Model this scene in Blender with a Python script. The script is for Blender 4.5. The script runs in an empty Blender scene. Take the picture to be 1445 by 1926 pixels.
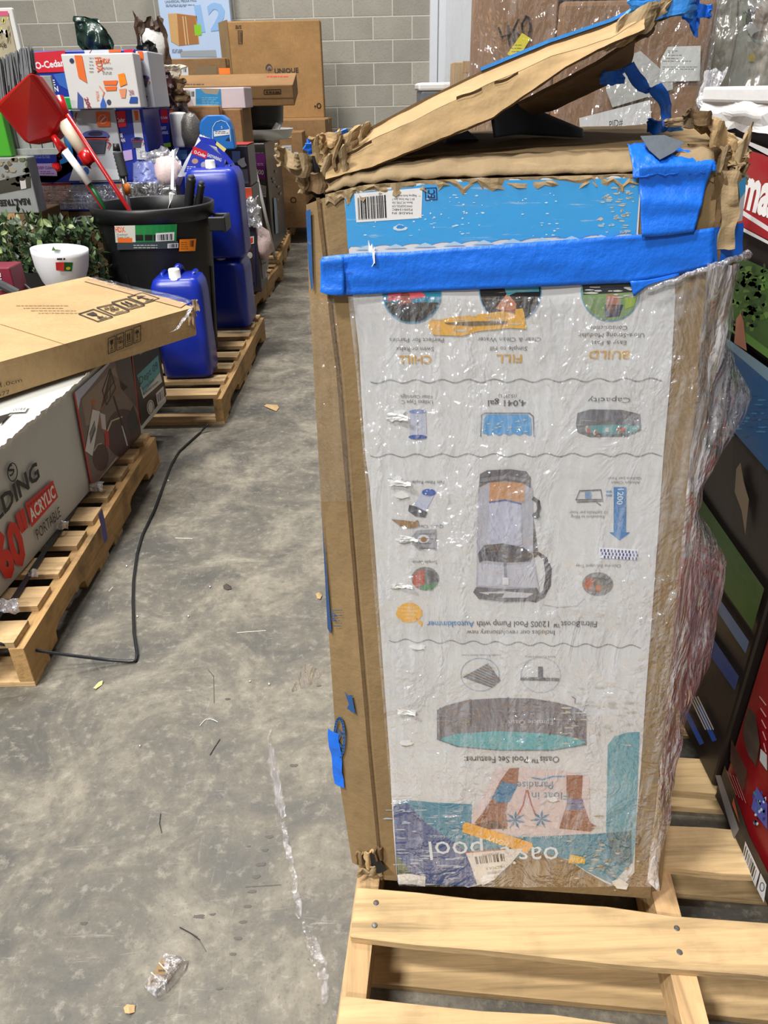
import bpy, bmesh, math, random
from math import pi, sin, cos, tan, atan, radians, sqrt
from mathutils import Vector as V, Matrix, noise, geometry
random.seed(7)
SC = bpy.context.scene
COL = SC.collection

# ---------------------------------------------------------------- camera, world, lamps, exposure
FPX, PITCH, ROLL, EYE = 1390.0, radians(29.7), radians(1.2), 1.28      # focal length in pixels of the 1445x1926 frame
cd = bpy.data.cameras.new('camera'); cam = bpy.data.objects.new('camera', cd); COL.objects.link(cam)
cd.sensor_fit = 'VERTICAL'; cd.sensor_height = 24.0; cd.lens = 24.0*FPX/1926.0; cd.clip_start = 0.02; cd.clip_end = 200
_f = V((0, cos(PITCH), -sin(PITCH))); _r0 = V((1, 0, 0)); _d0 = V((0, -sin(PITCH), -cos(PITCH)))
# columns of the camera matrix: image right, image up, backwards
_R = _r0*cos(ROLL) + _d0*sin(ROLL); _D = -_r0*sin(ROLL) + _d0*cos(ROLL)
cam.matrix_world = Matrix(((_R.x, -_D.x, -_f.x, 0), (_R.y, -_D.y, -_f.y, 0), (_R.z, -_D.z, -_f.z, EYE), (0, 0, 0, 1)))
SC.camera = cam

world = bpy.data.worlds.new('world'); SC.world = world; world.use_nodes = True
world.node_tree.nodes['Background'].inputs[0].default_value = (0.98, 0.98, 1.0, 1)
world.node_tree.nodes['Background'].inputs[1].default_value = 0.22

def high_bay(x, y, power, sx=1.2, sy=0.5):
    l = bpy.data.lights.new('high_bay_lamp', 'AREA'); l.shape = 'RECTANGLE'; l.size = sx; l.size_y = sy
    l.energy = power; l.color = (1.0, 0.985, 0.95)
    o = bpy.data.objects.new('high_bay_lamp', l); COL.objects.link(o); o.location = (x, y, 6.5)
for x, y, p in ((-1.9, 0.8, 300), (-3.3, -1.0, 760), (-2.6, -4.8, 800), (-1.9, 4.6, 340), (-0.2, 6.8, 320)):
    high_bay(x, y, p)

vs = SC.view_settings
SC.display_settings.display_device = 'sRGB'
vs.view_transform = 'Standard'; vs.look = 'None'; vs.exposure = -0.45; vs.gamma = 1.0; vs.use_curve_mapping = False

# ---------------------------------------------------------------- calibration of the photographed planes
def ray(px, py):
    u = (px-722.5)/FPX; v = (py-963)/FPX
    return _R*u + _D*v + _f
C0 = V((0, 0, EYE))
def onY(px, py, Y): r = ray(px, py); return C0 + r*(Y/r.y)
def onX(px, py, X): r = ray(px, py); return C0 + r*(X/r.x)
def onZ(px, py, Z): r = ray(px, py); return C0 + r*((Z-EYE)/r.z)

# ---------------------------------------------------------------- materials
def lin(c):
    return tuple(((x/255)/12.92 if x/255 <= 0.04045 else ((x/255+0.055)/1.055)**2.4) for x in c[:3]) + (1,)
class NT:
    def __init__(s, name):
        s.m = bpy.data.materials.new(name); s.m.use_nodes = True; s.t = s.m.node_tree; s.n = s.t.nodes; s.l = s.t.links
        s.b = s.n['Principled BSDF']; s.out = s.n['Material Output']
    def node(s, t, **k):
        n = s.n.new(t)
        for a, v in k.items(): setattr(n, a, v)
        return n
    def link(s, a, b): s.l.new(a, b)
    def coord(s, scale=(1, 1, 1), rnd=True, kind='Object'):
        tc = s.node('ShaderNodeTexCoord'); mp = s.node('ShaderNodeMapping'); mp.inputs['Scale'].default_value = scale
        s.link(tc.outputs[kind], mp.inputs['Vector'])
        if rnd:
            oi = s.node('ShaderNodeObjectInfo'); mu = s.node('ShaderNodeMath', operation='MULTIPLY'); mu.inputs[1].default_value = 37.0
            s.link(oi.outputs['Random'], mu.inputs[0]); s.link(mu.outputs[0], mp.inputs['Location'])
        return mp.outputs[0]
    def noise(s, vec, scale, detail=4, rough=0.55, dist=0.0):
        n = s.node('ShaderNodeTexNoise'); n.inputs['Scale'].default_value = scale; n.inputs['Detail'].default_value = detail
        n.inputs['Roughness'].default_value = rough; n.inputs['Distortion'].default_value = dist
        s.link(vec, n.inputs['Vector']); return n.outputs['Fac']
    def ramp(s, fac, stops):
        r = s.node('ShaderNodeValToRGB'); e = r.color_ramp.elements
        while len(e) < len(stops): e.new(0.5)
        for q, (p, c) in zip(e, stops):
            q.position = p; q.color = c if len(c) == 4 else tuple(c)+(1,)
        s.link(fac, r.inputs[0]); return r.outputs[0]
    def mix(s, fac, a, b, mode='MIX'):
        m = s.node('ShaderNodeMix', data_type='RGBA', blend_type=mode)
        for inp, v in ((m.inputs[0], fac), (m.inputs[6], a), (m.inputs[7], b)):
            if hasattr(v, 'is_output'): s.link(v, inp)
            else: inp.default_value = v
        return m.outputs[2]
    def bump(s, h, strength, dist=0.01):
        b = s.node('ShaderNodeBump'); b.inputs['Strength'].default_value = strength; b.inputs['Distance'].default_value = dist
        s.link(h, b.inputs['Height']); s.link(b.outputs[0], s.b.inputs['Normal']); return b.outputs[0]
g4 = lambda v: (v, v, v, 1)
_mc = {}
def M(name, rgb, rough=0.5, var=0.12, scale=9, bump=0.0, metal=0.0, rnd=True, spec=0.5):
    if name in _mc: return _mc[name]
    s = NT(name); c = lin(rgb); v = s.coord(rnd=rnd)
    n = s.noise(v, scale, 5)
    col = s.mix(n, tuple(x*(1-var) for x in c[:3])+(1,), tuple(min(1, x*(1+var)) for x in c[:3])+(1,))
    s.link(col, s.b.inputs['Base Color']); s.b.inputs['Roughness'].default_value = rough; s.b.inputs['Metallic'].default_value = metal
    s.b.inputs['Specular IOR Level'].default_value = spec
    if bump: s.bump(s.noise(v, scale*5, 4), bump, 0.004)
    _mc[name] = s.m; return s.m
def cardboard(name, rgb, wear=0.25):
    if name in _mc: return _mc[name]
    s = NT(name); c = lin(rgb); v = s.coord()
    big = s.noise(v, 3.5, 5, 0.6); fine = s.noise(s.coord((1, 1, 0.25)), 70, 3)
    col = s.mix(s.ramp(big, [(0.3, g4(0)), (0.7, g4(1))]), tuple(x*0.80 for x in c[:3])+(1,), tuple(min(1, x*1.10) for x in c[:3])+(1,))
    col = s.mix(s.ramp(fine, [(0.42, g4(0)), (0.7, g4(0.35))]), col, tuple(x*0.72 for x in c[:3])+(1,))
    scr = s.ramp(s.noise(s.coord((1, 1, 7)), 9, 6, 0.7), [(0.60, g4(0)), (0.74, g4(wear))])
    col = s.mix(scr, col, tuple(min(1, x*1.55) for x in c[:3])+(1,))
    s.link(col, s.b.inputs['Base Color']); s.b.inputs['Roughness'].default_value = 0.82; s.b.inputs['Specular IOR Level'].default_value = 0.2
    w = s.noise(s.coord((1, 1, 1)), 7, 6, 0.62)
    s.bump(w, 0.55, 0.012)
    _mc[name] = s.m; return s.m
def wood(name, rgb, axis='x', dirt=0.4):
    if name in _mc: return _mc[name]
    s = NT(name); c = lin(rgb)
    sc = {'x': (1.6, 26, 26), 'y': (26, 1.6, 26), 'z': (26, 26, 1.6)}[axis]
    v = s.coord(sc); n = s.noise(v, 1.5, 5, 0.6, 0.8); n2 = s.noise(v, 6, 4, 0.6)
    col = s.ramp(n, [(0.30, tuple(x*0.55 for x in c[:3])), (0.46, tuple(x*0.92 for x in c[:3])), (0.6, tuple(min(1, x*1.08) for x in c[:3])), (0.78, tuple(x*0.82 for x in c[:3]))])
    col = s.mix(s.ramp(n2, [(0.5, g4(0)), (0.75, g4(0.35))]), col, tuple(x*0.5 for x in c[:3])+(1,))
    st = s.ramp(s.noise(s.coord(), 7, 5, 0.65), [(0.52, g4(0)), (0.72, g4(dirt))])
    col = s.mix(st, col, lin((84, 70, 54)))
    oi = s.node('ShaderNodeObjectInfo'); hv = s.node('ShaderNodeHueSaturation')
    mr = s.node('ShaderNodeMapRange'); mr.inputs[3].default_value = 0.78; mr.inputs[4].default_value = 1.12
    s.link(oi.outputs['Random'], mr.inputs[0]); s.link(mr.outputs[0], hv.inputs['Value']); s.link(col, hv.inputs['Color'])
    s.link(hv.outputs[0], s.b.inputs['Base Color']); s.b.inputs['Roughness'].default_value = 0.75; s.b.inputs['Specular IOR Level'].default_value = 0.25
    s.bump(n2, 0.35, 0.003)
    _mc[name] = s.m; return s.m
def printed(name, scuff=0.0, rough=0.45, paper=(214, 214, 212), sc=(1.2, 1.2, 9), dirt=0.15, bump=0.15):
    if name in _mc: return _mc[name]
    s = NT(name); a = s.node('ShaderNodeAttribute', attribute_name='col'); col = a.outputs['Color']
    if scuff:
        f = s.ramp(s.noise(s.coord(sc), 16, 7, 0.72), [(0.60, g4(0)), (0.66, g4(scuff))])
        col = s.mix(f, col, lin(paper))
    d = s.ramp(s.noise(s.coord((1, 1, 3)), 5, 6, 0.7), [(0.45, g4(0)), (0.8, g4(dirt))])
    col = s.mix(d, col, lin((128, 116, 98)))
    s.link(col, s.b.inputs['Base Color']); s.b.inputs['Roughness'].default_value = rough; s.b.inputs['Specular IOR Level'].default_value = 0.35
    if bump: s.bump(s.noise(s.coord(), 12, 5, 0.6), bump, 0.006)
    _mc[name] = s.m; return s.m
def film(name, clear=0.78, scale=(1, 1, 1), milk=0.35, bstr=1.0, tint=(232, 234, 240), freq=34, rough=0.1, sp=120):
    if name in _mc: return _mc[name]
    s = NT(name); v = s.coord(scale)
    fine = s.noise(v, sp, 1.5, 0.5, 0.6); wide = s.noise(v, freq*.5, 4, 0.6, 1.0)
    mask = s.ramp(s.noise(v, freq*.22, 4, 0.6), [(0.42, g4(0.04)), (0.62, g4(1))])
    mu = s.node('ShaderNodeMath', operation='MULTIPLY'); s.link(fine, mu.inputs[0]); s.link(mask, mu.inputs[1])
    b1 = s.node('ShaderNodeBump'); b1.inputs['Strength'].default_value = bstr; b1.inputs['Distance'].default_value = 1.1/sp; s.link(mu.outputs[0], b1.inputs['Height'])
    b2 = s.node('ShaderNodeBump'); b2.inputs['Strength'].default_value = bstr; b2.inputs['Distance'].default_value = 0.8/freq; s.link(wide, b2.inputs['Height']); s.link(b1.outputs[0], b2.inputs['Normal'])
    s.link(b2.outputs[0], s.b.inputs['Normal'])
    st = s.noise(s.coord((scale[0]*4, scale[1]*4, scale[2]*0.3)), freq*0.7, 5, 0.7, 0.4)
    s.b.inputs['Base Color'].default_value = lin(tint); s.b.inputs['Roughness'].default_value = rough
    s.b.inputs['Specular IOR Level'].default_value = 1.0
    tr = s.node('ShaderNodeBsdfTransparent')
    gl = s.node('ShaderNodeBsdfGlossy'); gl.inputs['Roughness'].default_value = rough; gl.inputs['Color'].default_value = (1, 1, 1, 1)
    s.link(b2.outputs[0], gl.inputs['Normal'])
    df = s.ramp(st, [(0.44, g4(milk*.15)), (0.62, g4(milk))])
    gt = s.node('ShaderNodeMixShader'); gt.inputs[0].default_value = 1-clear
    s.link(tr.outputs[0], gt.inputs[1]); s.link(gl.outputs[0], gt.inputs[2])
    m2 = s.node('ShaderNodeMixShader'); s.link(df, m2.inputs[0]); s.link(gt.outputs[0], m2.inputs[1]); s.link(s.b.outputs[0], m2.inputs[2])
    s.link(m2.outputs[0], s.out.inputs['Surface'])
    _mc[name] = s.m; return s.m

def floor_mat():
    s = NT('concrete_floor'); v = s.coord(rnd=False)
    n1 = s.noise(v, 1.1, 6, 0.62, 0.6); n2 = s.noise(v, 4.5, 8, 0.72, 0.5); n3 = s.noise(v, 38, 6, 0.7); n4 = s.noise(v, 150, 3, 0.6)
    col = s.ramp(n1, [(0.32, lin((88, 84, 75))), (0.5, lin((109, 103, 91))), (0.68, lin((130, 122, 106)))])
    col = s.mix(s.ramp(n2, [(0.38, g4(0.85)), (0.54, g4(0))]), col, lin((70, 68, 64)))
    col = s.mix(s.ramp(n2, [(0.52, g4(0)), (0.70, g4(0.55))]), col, lin((156, 149, 134)))
    col = s.mix(s.ramp(n3, [(0.52, g4(0)), (0.68, g4(0.55))]), col, lin((74, 70, 64)))
    col = s.mix(s.ramp(n3, [(0.32, g4(0.4)), (0.46, g4(0))]), col, lin((162, 155, 140)))
    col = s.mix(s.ramp(n4, [(0.60, g4(0)), (0.72, g4(0.5))]), col, lin((60, 57, 52)))
    for sc_, a in (((2, 16, 1), 0.35), ((18, 3, 1), 0.22)):
        scr = s.noise(s.coord(sc_, rnd=False), 2.5, 8, 0.78, 1.2)
        col = s.mix(s.ramp(scr, [(0.60, g4(0)), (0.68, g4(a))]), col, lin((170, 165, 152)))
    s.link(col, s.b.inputs['Base Color'])
    rr = s.ramp(n2, [(0.3, g4(0.45)), (0.7, g4(0.65))]); s.link(rr, s.b.inputs['Roughness']); s.bump(n3, 0.25, 0.003)
    return s.m
def block_mat():
    s = NT('concrete_block'); v = s.coord()
    n1 = s.noise(v, 2.5, 5, 0.6); n3 = s.noise(v, 55, 3, 0.6)
    col = s.mix(n1, lin((136, 132, 122)), lin((172, 167, 156)))
    col = s.mix(s.ramp(n3, [(0.55, g4(0)), (0.75, g4(0.35))]), col, lin((112, 108, 100)))
    oi = s.node('ShaderNodeObjectInfo'); hv = s.node('ShaderNodeHueSaturation')
    mr = s.node('ShaderNodeMapRange'); mr.inputs[3].default_value = 0.86; mr.inputs[4].default_value = 1.08
    s.link(oi.outputs['Random'], mr.inputs[0]); s.link(mr.outputs[0], hv.inputs['Value']); s.link(col, hv.inputs['Color'])
    s.link(hv.outputs[0], s.b.inputs['Base Color']); s.b.inputs['Roughness'].default_value = 0.9; s.bump(n3, 0.4, 0.006)
    return s.m

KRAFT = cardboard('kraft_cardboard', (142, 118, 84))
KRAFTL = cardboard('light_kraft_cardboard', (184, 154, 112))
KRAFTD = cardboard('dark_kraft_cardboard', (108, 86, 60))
TORN = cardboard('torn_cardboard', (156, 134, 102), 0.5)
PW = wood('pale_pine_x', (214, 182, 134), 'x', 0.3); PWY = wood('pale_pine_y', (206, 170, 124), 'y', 0.35)
OW = wood('old_pine_x', (196, 164, 120), 'x', 0.75); OWY = wood('old_pine_y', (186, 148, 98), 'y', 0.7)
PR = printed('print_ink', 0.0); PRS = printed('scuffed_print_ink', 0.0, dirt=0.3)
BLACK = M('black_plastic', (22, 22, 24), 0.42, 0.2, bump=0.05)
WHITE = M('white_plastic', (228, 228, 226), 0.4, 0.04)
STEEL = M('galvanised_steel', (150, 150, 150), 0.35, 0.2, metal=0.9)
FILM = film('clear_film')

# ---------------------------------------------------------------- mesh helpers (everything is authored in world metres)
class MB:
    def __init__(s): s.v = []; s.f = []; s.m = []
    def add(s, vs, fs, mi=0):
        k = len(s.v); s.v += [V(p) for p in vs]; s.f += [tuple(k+i for i in f) for f in fs]; s.m += [mi]*len(fs)
    def box(s, x0, x1, y0, y1, z0, z1, T=None, mi=0):
        p = [V((x, y, z)) for z in (z0, z1) for y in (y0, y1) for x in (x0, x1)]
        if T: p = [T @ q for q in p]
        s.add(p, [(0, 2, 3, 1), (4, 5, 7, 6), (0, 1, 5, 4), (2, 6, 7, 3), (0, 4, 6, 2), (1, 3, 7, 5)], mi)
    def grid(s, fn, nu, nv, mi=0, wrap=False):
        p = [fn(i/nu, j/nv) for j in range(nv+1) for i in range(nu+1)]
        s.add(p, [(j*(nu+1)+i, j*(nu+1)+i+1, (j+1)*(nu+1)+i+1, (j+1)*(nu+1)+i) for j in range(nv) for i in range(nu)], mi)
    def tube(s, pts, r, n=10, mi=0, cap=True):
        pts = [V(p) for p in pts]; rr = r if isinstance(r, (list, tuple)) else [r]*len(pts); ring = []
        up = V((0, 0, 1))
        for i, p in enumerate(pts):
            d = (pts[min(i+1, len(pts)-1)]-pts[max(i-1, 0)]).normalized()
            a = d.cross(up) if abs(d.dot(up)) < 0.95 else d.cross(V((1, 0, 0)))
            a.normalize(); b = d.cross(a)
            ring += [p + (a*cos(2*pi*k/n) + b*sin(2*pi*k/n))*rr[i] for k in range(n)]
        fs = [(i*n+k, i*n+(k+1) % n, (i+1)*n+(k+1) % n, (i+1)*n+k) for i in range(len(pts)-1) for k in range(n)]
        if cap: fs += [tuple(range(n-1, -1, -1)), tuple((len(pts)-1)*n+k for k in range(n))]
        s.add(ring, fs, mi)
    def lathe(s, prof, c, n=32, T=None, mi=0, sx=1.0, sy=1.0):
        c = V(c); p = []
        for r, z in prof:
            for k in range(n):
                q = V((r*cos(2*pi*k/n)*sx, r*sin(2*pi*k/n)*sy, z)); p.append(c + (T @ q if T else q))
        s.add(p, [(i*n+k, i*n+(k+1) % n, (i+1)*n+(k+1) % n, (i+1)*n+k) for i in range(len(prof)-1) for k in range(n)], mi)
    def prism(s, poly, fn, h0, h1, mi=0):
        """poly: 2-D outline, fn(a,b,h) -> world point"""
        n = len(poly); p = [fn(a, b, h0) for a, b in poly] + [fn(a, b, h1) for a, b in poly]
        tri = geometry.tessellate_polygon([[V((a, b, 0)) for a, b in poly]])
        s.add(p, [tuple(t) for t in tri] + [tuple(i+n for i in reversed(t)) for t in tri] + [(i, (i+1) % n, n+(i+1) % n, n+i) for i in range(n)], mi)
def T0(name, label, cat, loc, group=None):
    o = bpy.data.objects.new(name, None); COL.objects.link(o); o.location = loc; o.empty_display_size = 0.05
    o['label'] = label; o['category'] = cat
    if group: o['group'] = group
    return o
def tag(o, label, cat, group=None):
    o['label'] = label; o['category'] = cat
    if group: o['group'] = group
    return o
def wloc(p):
    l = V((0, 0, 0))
    while p is not None: l += p.location; p = p.parent
    return l
def O(name, mb, mat, parent=None, smooth=False, bevel=0.0, solid=0.0, origin=None, flip=False, seg=2):
    off = wloc(parent); org = V(origin)-off if origin is not None else V((0, 0, 0))
    me = bpy.data.meshes.new(name); me.from_pydata([v-off-org for v in mb.v], [], mb.f)
    for m in (mat if isinstance(mat, (list, tuple)) else [mat]): me.materials.append(m)
    me.polygons.foreach_set('material_index', mb.m)
    bm = bmesh.new(); bm.from_mesh(me); bmesh.ops.remove_doubles(bm, verts=bm.verts, dist=1e-6)
    bmesh.ops.recalc_face_normals(bm, faces=bm.faces)
    if flip: bmesh.ops.reverse_faces(bm, faces=bm.faces)
    bm.to_mesh(me); bm.free()
    if smooth: me.polygons.foreach_set('use_smooth', [True]*len(me.polygons))
    me.update()
    o = bpy.data.objects.new(name, me); COL.objects.link(o); o.location = org
    if parent: o.parent = parent
    if solid:
        m = o.modifiers.new('thickness', 'SOLIDIFY'); m.thickness = solid; m.offset = 0
    if bevel:
        m = o.modifiers.new('bevel', 'BEVEL'); m.width = bevel; m.segments = seg; m.limit_method = 'ANGLE'
    return o
def box(name, x0, x1, y0, y1, z0, z1, mat, parent=None, T=None, bevel=0.003):
    mb = MB(); mb.box(x0, x1, y0, y1, z0, z1, T); return O(name, mb, mat, parent, bevel=bevel)
def rotz(cx, cy, a): return Matrix.Translation((cx, cy, 0)) @ Matrix.Rotation(a, 4, 'Z') @ Matrix.Translation((-cx, -cy, 0))
def nz(p, s, k=0.0): return noise.noise(V(p)*s + V((k, k*1.7, -k)))

# ---------------------------------------------------------------- flat print on real faces
class Surf:
    def __init__(s, o, u, v, out):
        s.o = V(o); s.u = V(u).normalized(); v = V(v); s.v = (v - s.u*v.dot(s.u)).normalized(); s.n = s.u.cross(s.v)
        if s.n.dot(V(out)) < 0: s.n = -s.n
        s.lim = None
    def px(s, x, y):
        r = ray(x, y); t = (s.o-C0).dot(s.n)/r.dot(s.n); p = C0 + r*t - s.o
        return (p.dot(s.u), p.dot(s.v))
    def at(s, u, v, h=0.0):
        if s.lim: u = min(max(u, .001), s.lim[0]-.001); v = min(max(v, .001), s.lim[1]-.001)
        return s.o + s.u*u + s.v*v + s.n*h
    def P(s, x, y, h=0.0): u, v = s.px(x, y); return s.at(u, v, h)
_tc = {}
def glyphs(t, bold=0.0):
    k = (t, bold)
    if k not in _tc:
        c = bpy.data.curves.new('t', 'FONT'); c.body = t; c.size = 1.0; c.resolution_u = 2; c.offset = bold
        o = bpy.data.objects.new('t', c); COL.objects.link(o)
        me = o.to_mesh(); vs = [v.co.copy() for v in me.vertices]; fs = [tuple(p.vertices) for p in me.polygons]
        o.to_mesh_clear(); bpy.data.objects.remove(o); bpy.data.curves.remove(c)
        x0 = min((v.x for v in vs), default=0); x1 = max((v.x for v in vs), default=1)
        _tc[k] = (vs, fs, x0, x1)
    return _tc[k]
class Print:
    def __init__(s, surf, lift=0.0012, step=0.00025): s.s = surf; s.lift = lift; s.step = step; s.v = []; s.f = []; s.c = []
    def _a(s, uv, faces, col, L):
        k = len(s.v); h = s.lift + s.step*L
        s.v += [s.s.at(a, b, h) for a, b in uv]; s.f += [tuple(k+i for i in f) for f in faces]; s.c += [lin(col)]*len(faces)
    def uv(s, pts, col, L=0):
        t = geometry.tessellate_polygon([[V((a, b, 0)) for a, b in pts]]); s._a(pts, t, col, L)
    def p(s, pts, col, L=0): s.uv([s.s.px(*q) for q in pts], col, L)
    def rect(s, u0, v0, u1, v1, col, L=0): s._a([(u0, v0), (u1, v0), (u1, v1), (u0, v1)], [(0, 1, 2, 3)], col, L)
    def r(s, x0, y0, x1, y1, col, L=0): s.p([(x0, y0), (x1, y0), (x1, y1), (x0, y1)], col, L)
    def ell(s, x, y, rx, ry, col, L=0, n=28, a0=0, a1=360, jag=0.0):
        full = a1-a0 >= 360
        pts = [(x+rx*cos(radians(a0+(a1-a0)*i/n))*(1+random.uniform(-jag, jag)), y+ry*sin(radians(a0+(a1-a0)*i/n))*(1+random.uniform(-jag, jag))) for i in range(n if full else n+1)]
        s.p(pts, col, L)
    def ring(s, x, y, rx, ry, w, col, L=0, n=32):
        s.line([(x+rx*cos(2*pi*i/n), y+ry*sin(2*pi*i/n)) for i in range(n+1)], w, col, L)
    def line(s, pts, w, col, L=0):
        for (a, b), (c, d) in zip(pts, pts[1:]):
            l = math.hypot(c-a, d-b) or 1; nx, ny = -(d-b)/l*w/2, (c-a)/l*w/2; ex, ey = (c-a)/l*w*.2, (d-b)/l*w*.2
            s.p([(a+nx-ex, b+ny-ey), (c+nx+ex, d+ny+ey), (c-nx+ex, d-ny+ey), (a-nx-ex, b-ny-ey)], col, L)
    def blot(s, x, y, rx, ry, col, L=0, n=11):
        s.p([(x+rx*cos(2*pi*i/n)*random.uniform(.55, 1.15), y+ry*sin(2*pi*i/n)*random.uniform(.55, 1.15)) for i in range(n)], col, L)
    def text(s, t, x0, y0, x1, y1, h, col, L=1, bold=0.0, shear=0.0):
        """text whose baseline runs in the photograph from (x0,y0) to (x1,y1); h = cap height in pixels, measured to the reading-up side"""
        vs, fs, a, b = glyphs(t, bold)
        p0, p1 = s.s.px(x0, y0), s.s.px(x1, y1); dx, dy = p1[0]-p0[0], p1[1]-p0[1]; ln = math.hypot(dx, dy)
        ex, ey = dx/ln, dy/ln
        l = math.hypot(x1-x0, y1-y0); q = s.s.px(x0+(y1-y0)/l*h, y0-(x1-x0)/l*h)
        hh = abs((q[0]-p0[0])*(-ey)+(q[1]-p0[1])*ex); nxx, nyy = -ey, ex
        if (q[0]-p0[0])*nxx+(q[1]-p0[1])*nyy < 0: nxx, nyy = -nxx, -nyy
        k = ln/max(b-a, 1e-6); kh = hh/0.70
        s._a([(p0[0]+ex*(v.x-a)*k+nxx*v.y*kh+ex*shear*v.y*kh, p0[1]+ey*(v.x-a)*k+nyy*v.y*kh+ey*shear*v.y*kh) for v in vs], fs, col, L)
    def up(s, t, x0, x1, y, h, col, L=1, bold=0.0, dy=0.0):      # upside-down line of text, x0<x1, top line at y
        s.text(t, x1, y+dy, x0, y-dy, h, col, L, bold)
    def bars(s, quad, col=(25, 25, 28), L=2, n=30, seed=1):
        """bar code filling a quad (tl, tr, br, bl) given in photograph pixels"""
        rnd = random.Random(seed); tl, tr, br, bl = quad; t = 0.0
        while t < 1:
            w = rnd.choice((1, 1, 2, 3))/n/1.9; g = rnd.choice((1, 1, 2))/n/1.7; t1 = min(1, t+w)
            L2 = lambda A, B, k: (A[0]+(B[0]-A[0])*k, A[1]+(B[1]-A[1])*k)
            s.p([L2(tl, tr, t), L2(tl, tr, t1), L2(bl, br, t1), L2(bl, br, t)], col, L); t = t1+g
    def lines(s, x0, y0, x1, y1, n, col, L=1, seed=3, w=1.2):     # rows of print too small to read
        rnd = random.Random(seed)
        for i in range(n):
            y = y0+(y1-y0)*(i+.5)/n; x = x0
            while x < x1-2:
                e = min(x1, x+rnd.uniform(3, 9)); s.p([(x, y-w/2), (e, y-w/2), (e, y+w/2), (x, y+w/2)], col, L); x = e+1.4
                if x > x0+(x1-x0)*rnd.uniform(.7, 1.3): break
    def build(s, name, parent, mat=None):
        off = wloc(parent); me = bpy.data.meshes.new(name); me.from_pydata([v-off for v in s.v], [], s.f)
        a = me.attributes.new('col', 'FLOAT_COLOR', 'CORNER'); cols = []
        for f, c in zip(s.f, s.c): cols += list(c)*len(f)
        a.data.foreach_set('color', cols); me.materials.append(mat or PR)
        bm = bmesh.new(); bm.from_mesh(me); N = s.s.n
        for f in bm.faces:
            f.normal_update()
            if f.normal.dot(N) < 0: f.normal_flip()
        bm.to_mesh(me); bm.free()
        o = bpy.data.objects.new(name, me); COL.objects.link(o); o.parent = parent; return o

def ribbon(pts, wdir, width, amp=0.0, n=30, m=4, freq=30, k=0.0):
    """wrinkled strip along a poly-line of world points"""
    pts = [V(p) for p in pts]; wd = V(wdir)
    seg = [0.0]
    for a, b in zip(pts, pts[1:]): seg.append(seg[-1]+(b-a).length)
    def along(t):
        d = t*seg[-1]
        for i in range(len(pts)-1):
            if d <= seg[i+1]+1e-9: return pts[i].lerp(pts[i+1], (d-seg[i])/max(1e-9, seg[i+1]-seg[i]))
        return pts[-1].copy()
    mb = MB(); wf = width if callable(width) else (lambda t: width)
    def fn(u, v):
        p = along(u) + wd*(v-.5)*wf(u)
        return p + V((nz(p, freq, k), nz(p, freq, k+5), nz(p, freq, k+9)))*amp
    mb.grid(fn, n, m); return mb
def crumple(name, centre, size, amp, parent, mat, k, nu=12, nv=9, ax=V((1, 0, 0)), ay=V((0, 0, 1)), solid=0.003):
    """torn, crushed flap of board"""
    mb = MB(); c = V(centre); ax = V(ax).normalized(); ay = V(ay).normalized(); az = ax.cross(ay)
    def fn(u, v):
        a = (u-.5)*2; b = (v-.5)*2; r = 1+0.35*nz((a*1.3, b*1.3, k), 1.6, k)
        q = c + ax*a*size[0]*r + ay*b*size[1]*(1+0.3*nz((b, a, k), 2.2, k+3))
        return q + (az*nz(q, 34, k)*1.0 + ax*nz(q, 48, k+2)*.5 + ay*nz(q, 52, k+4)*.5)*amp + az*sin(a*4+k)*amp*.5
    mb.grid(fn, nu, nv); return O(name, mb, mat, parent, solid=solid)

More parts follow.
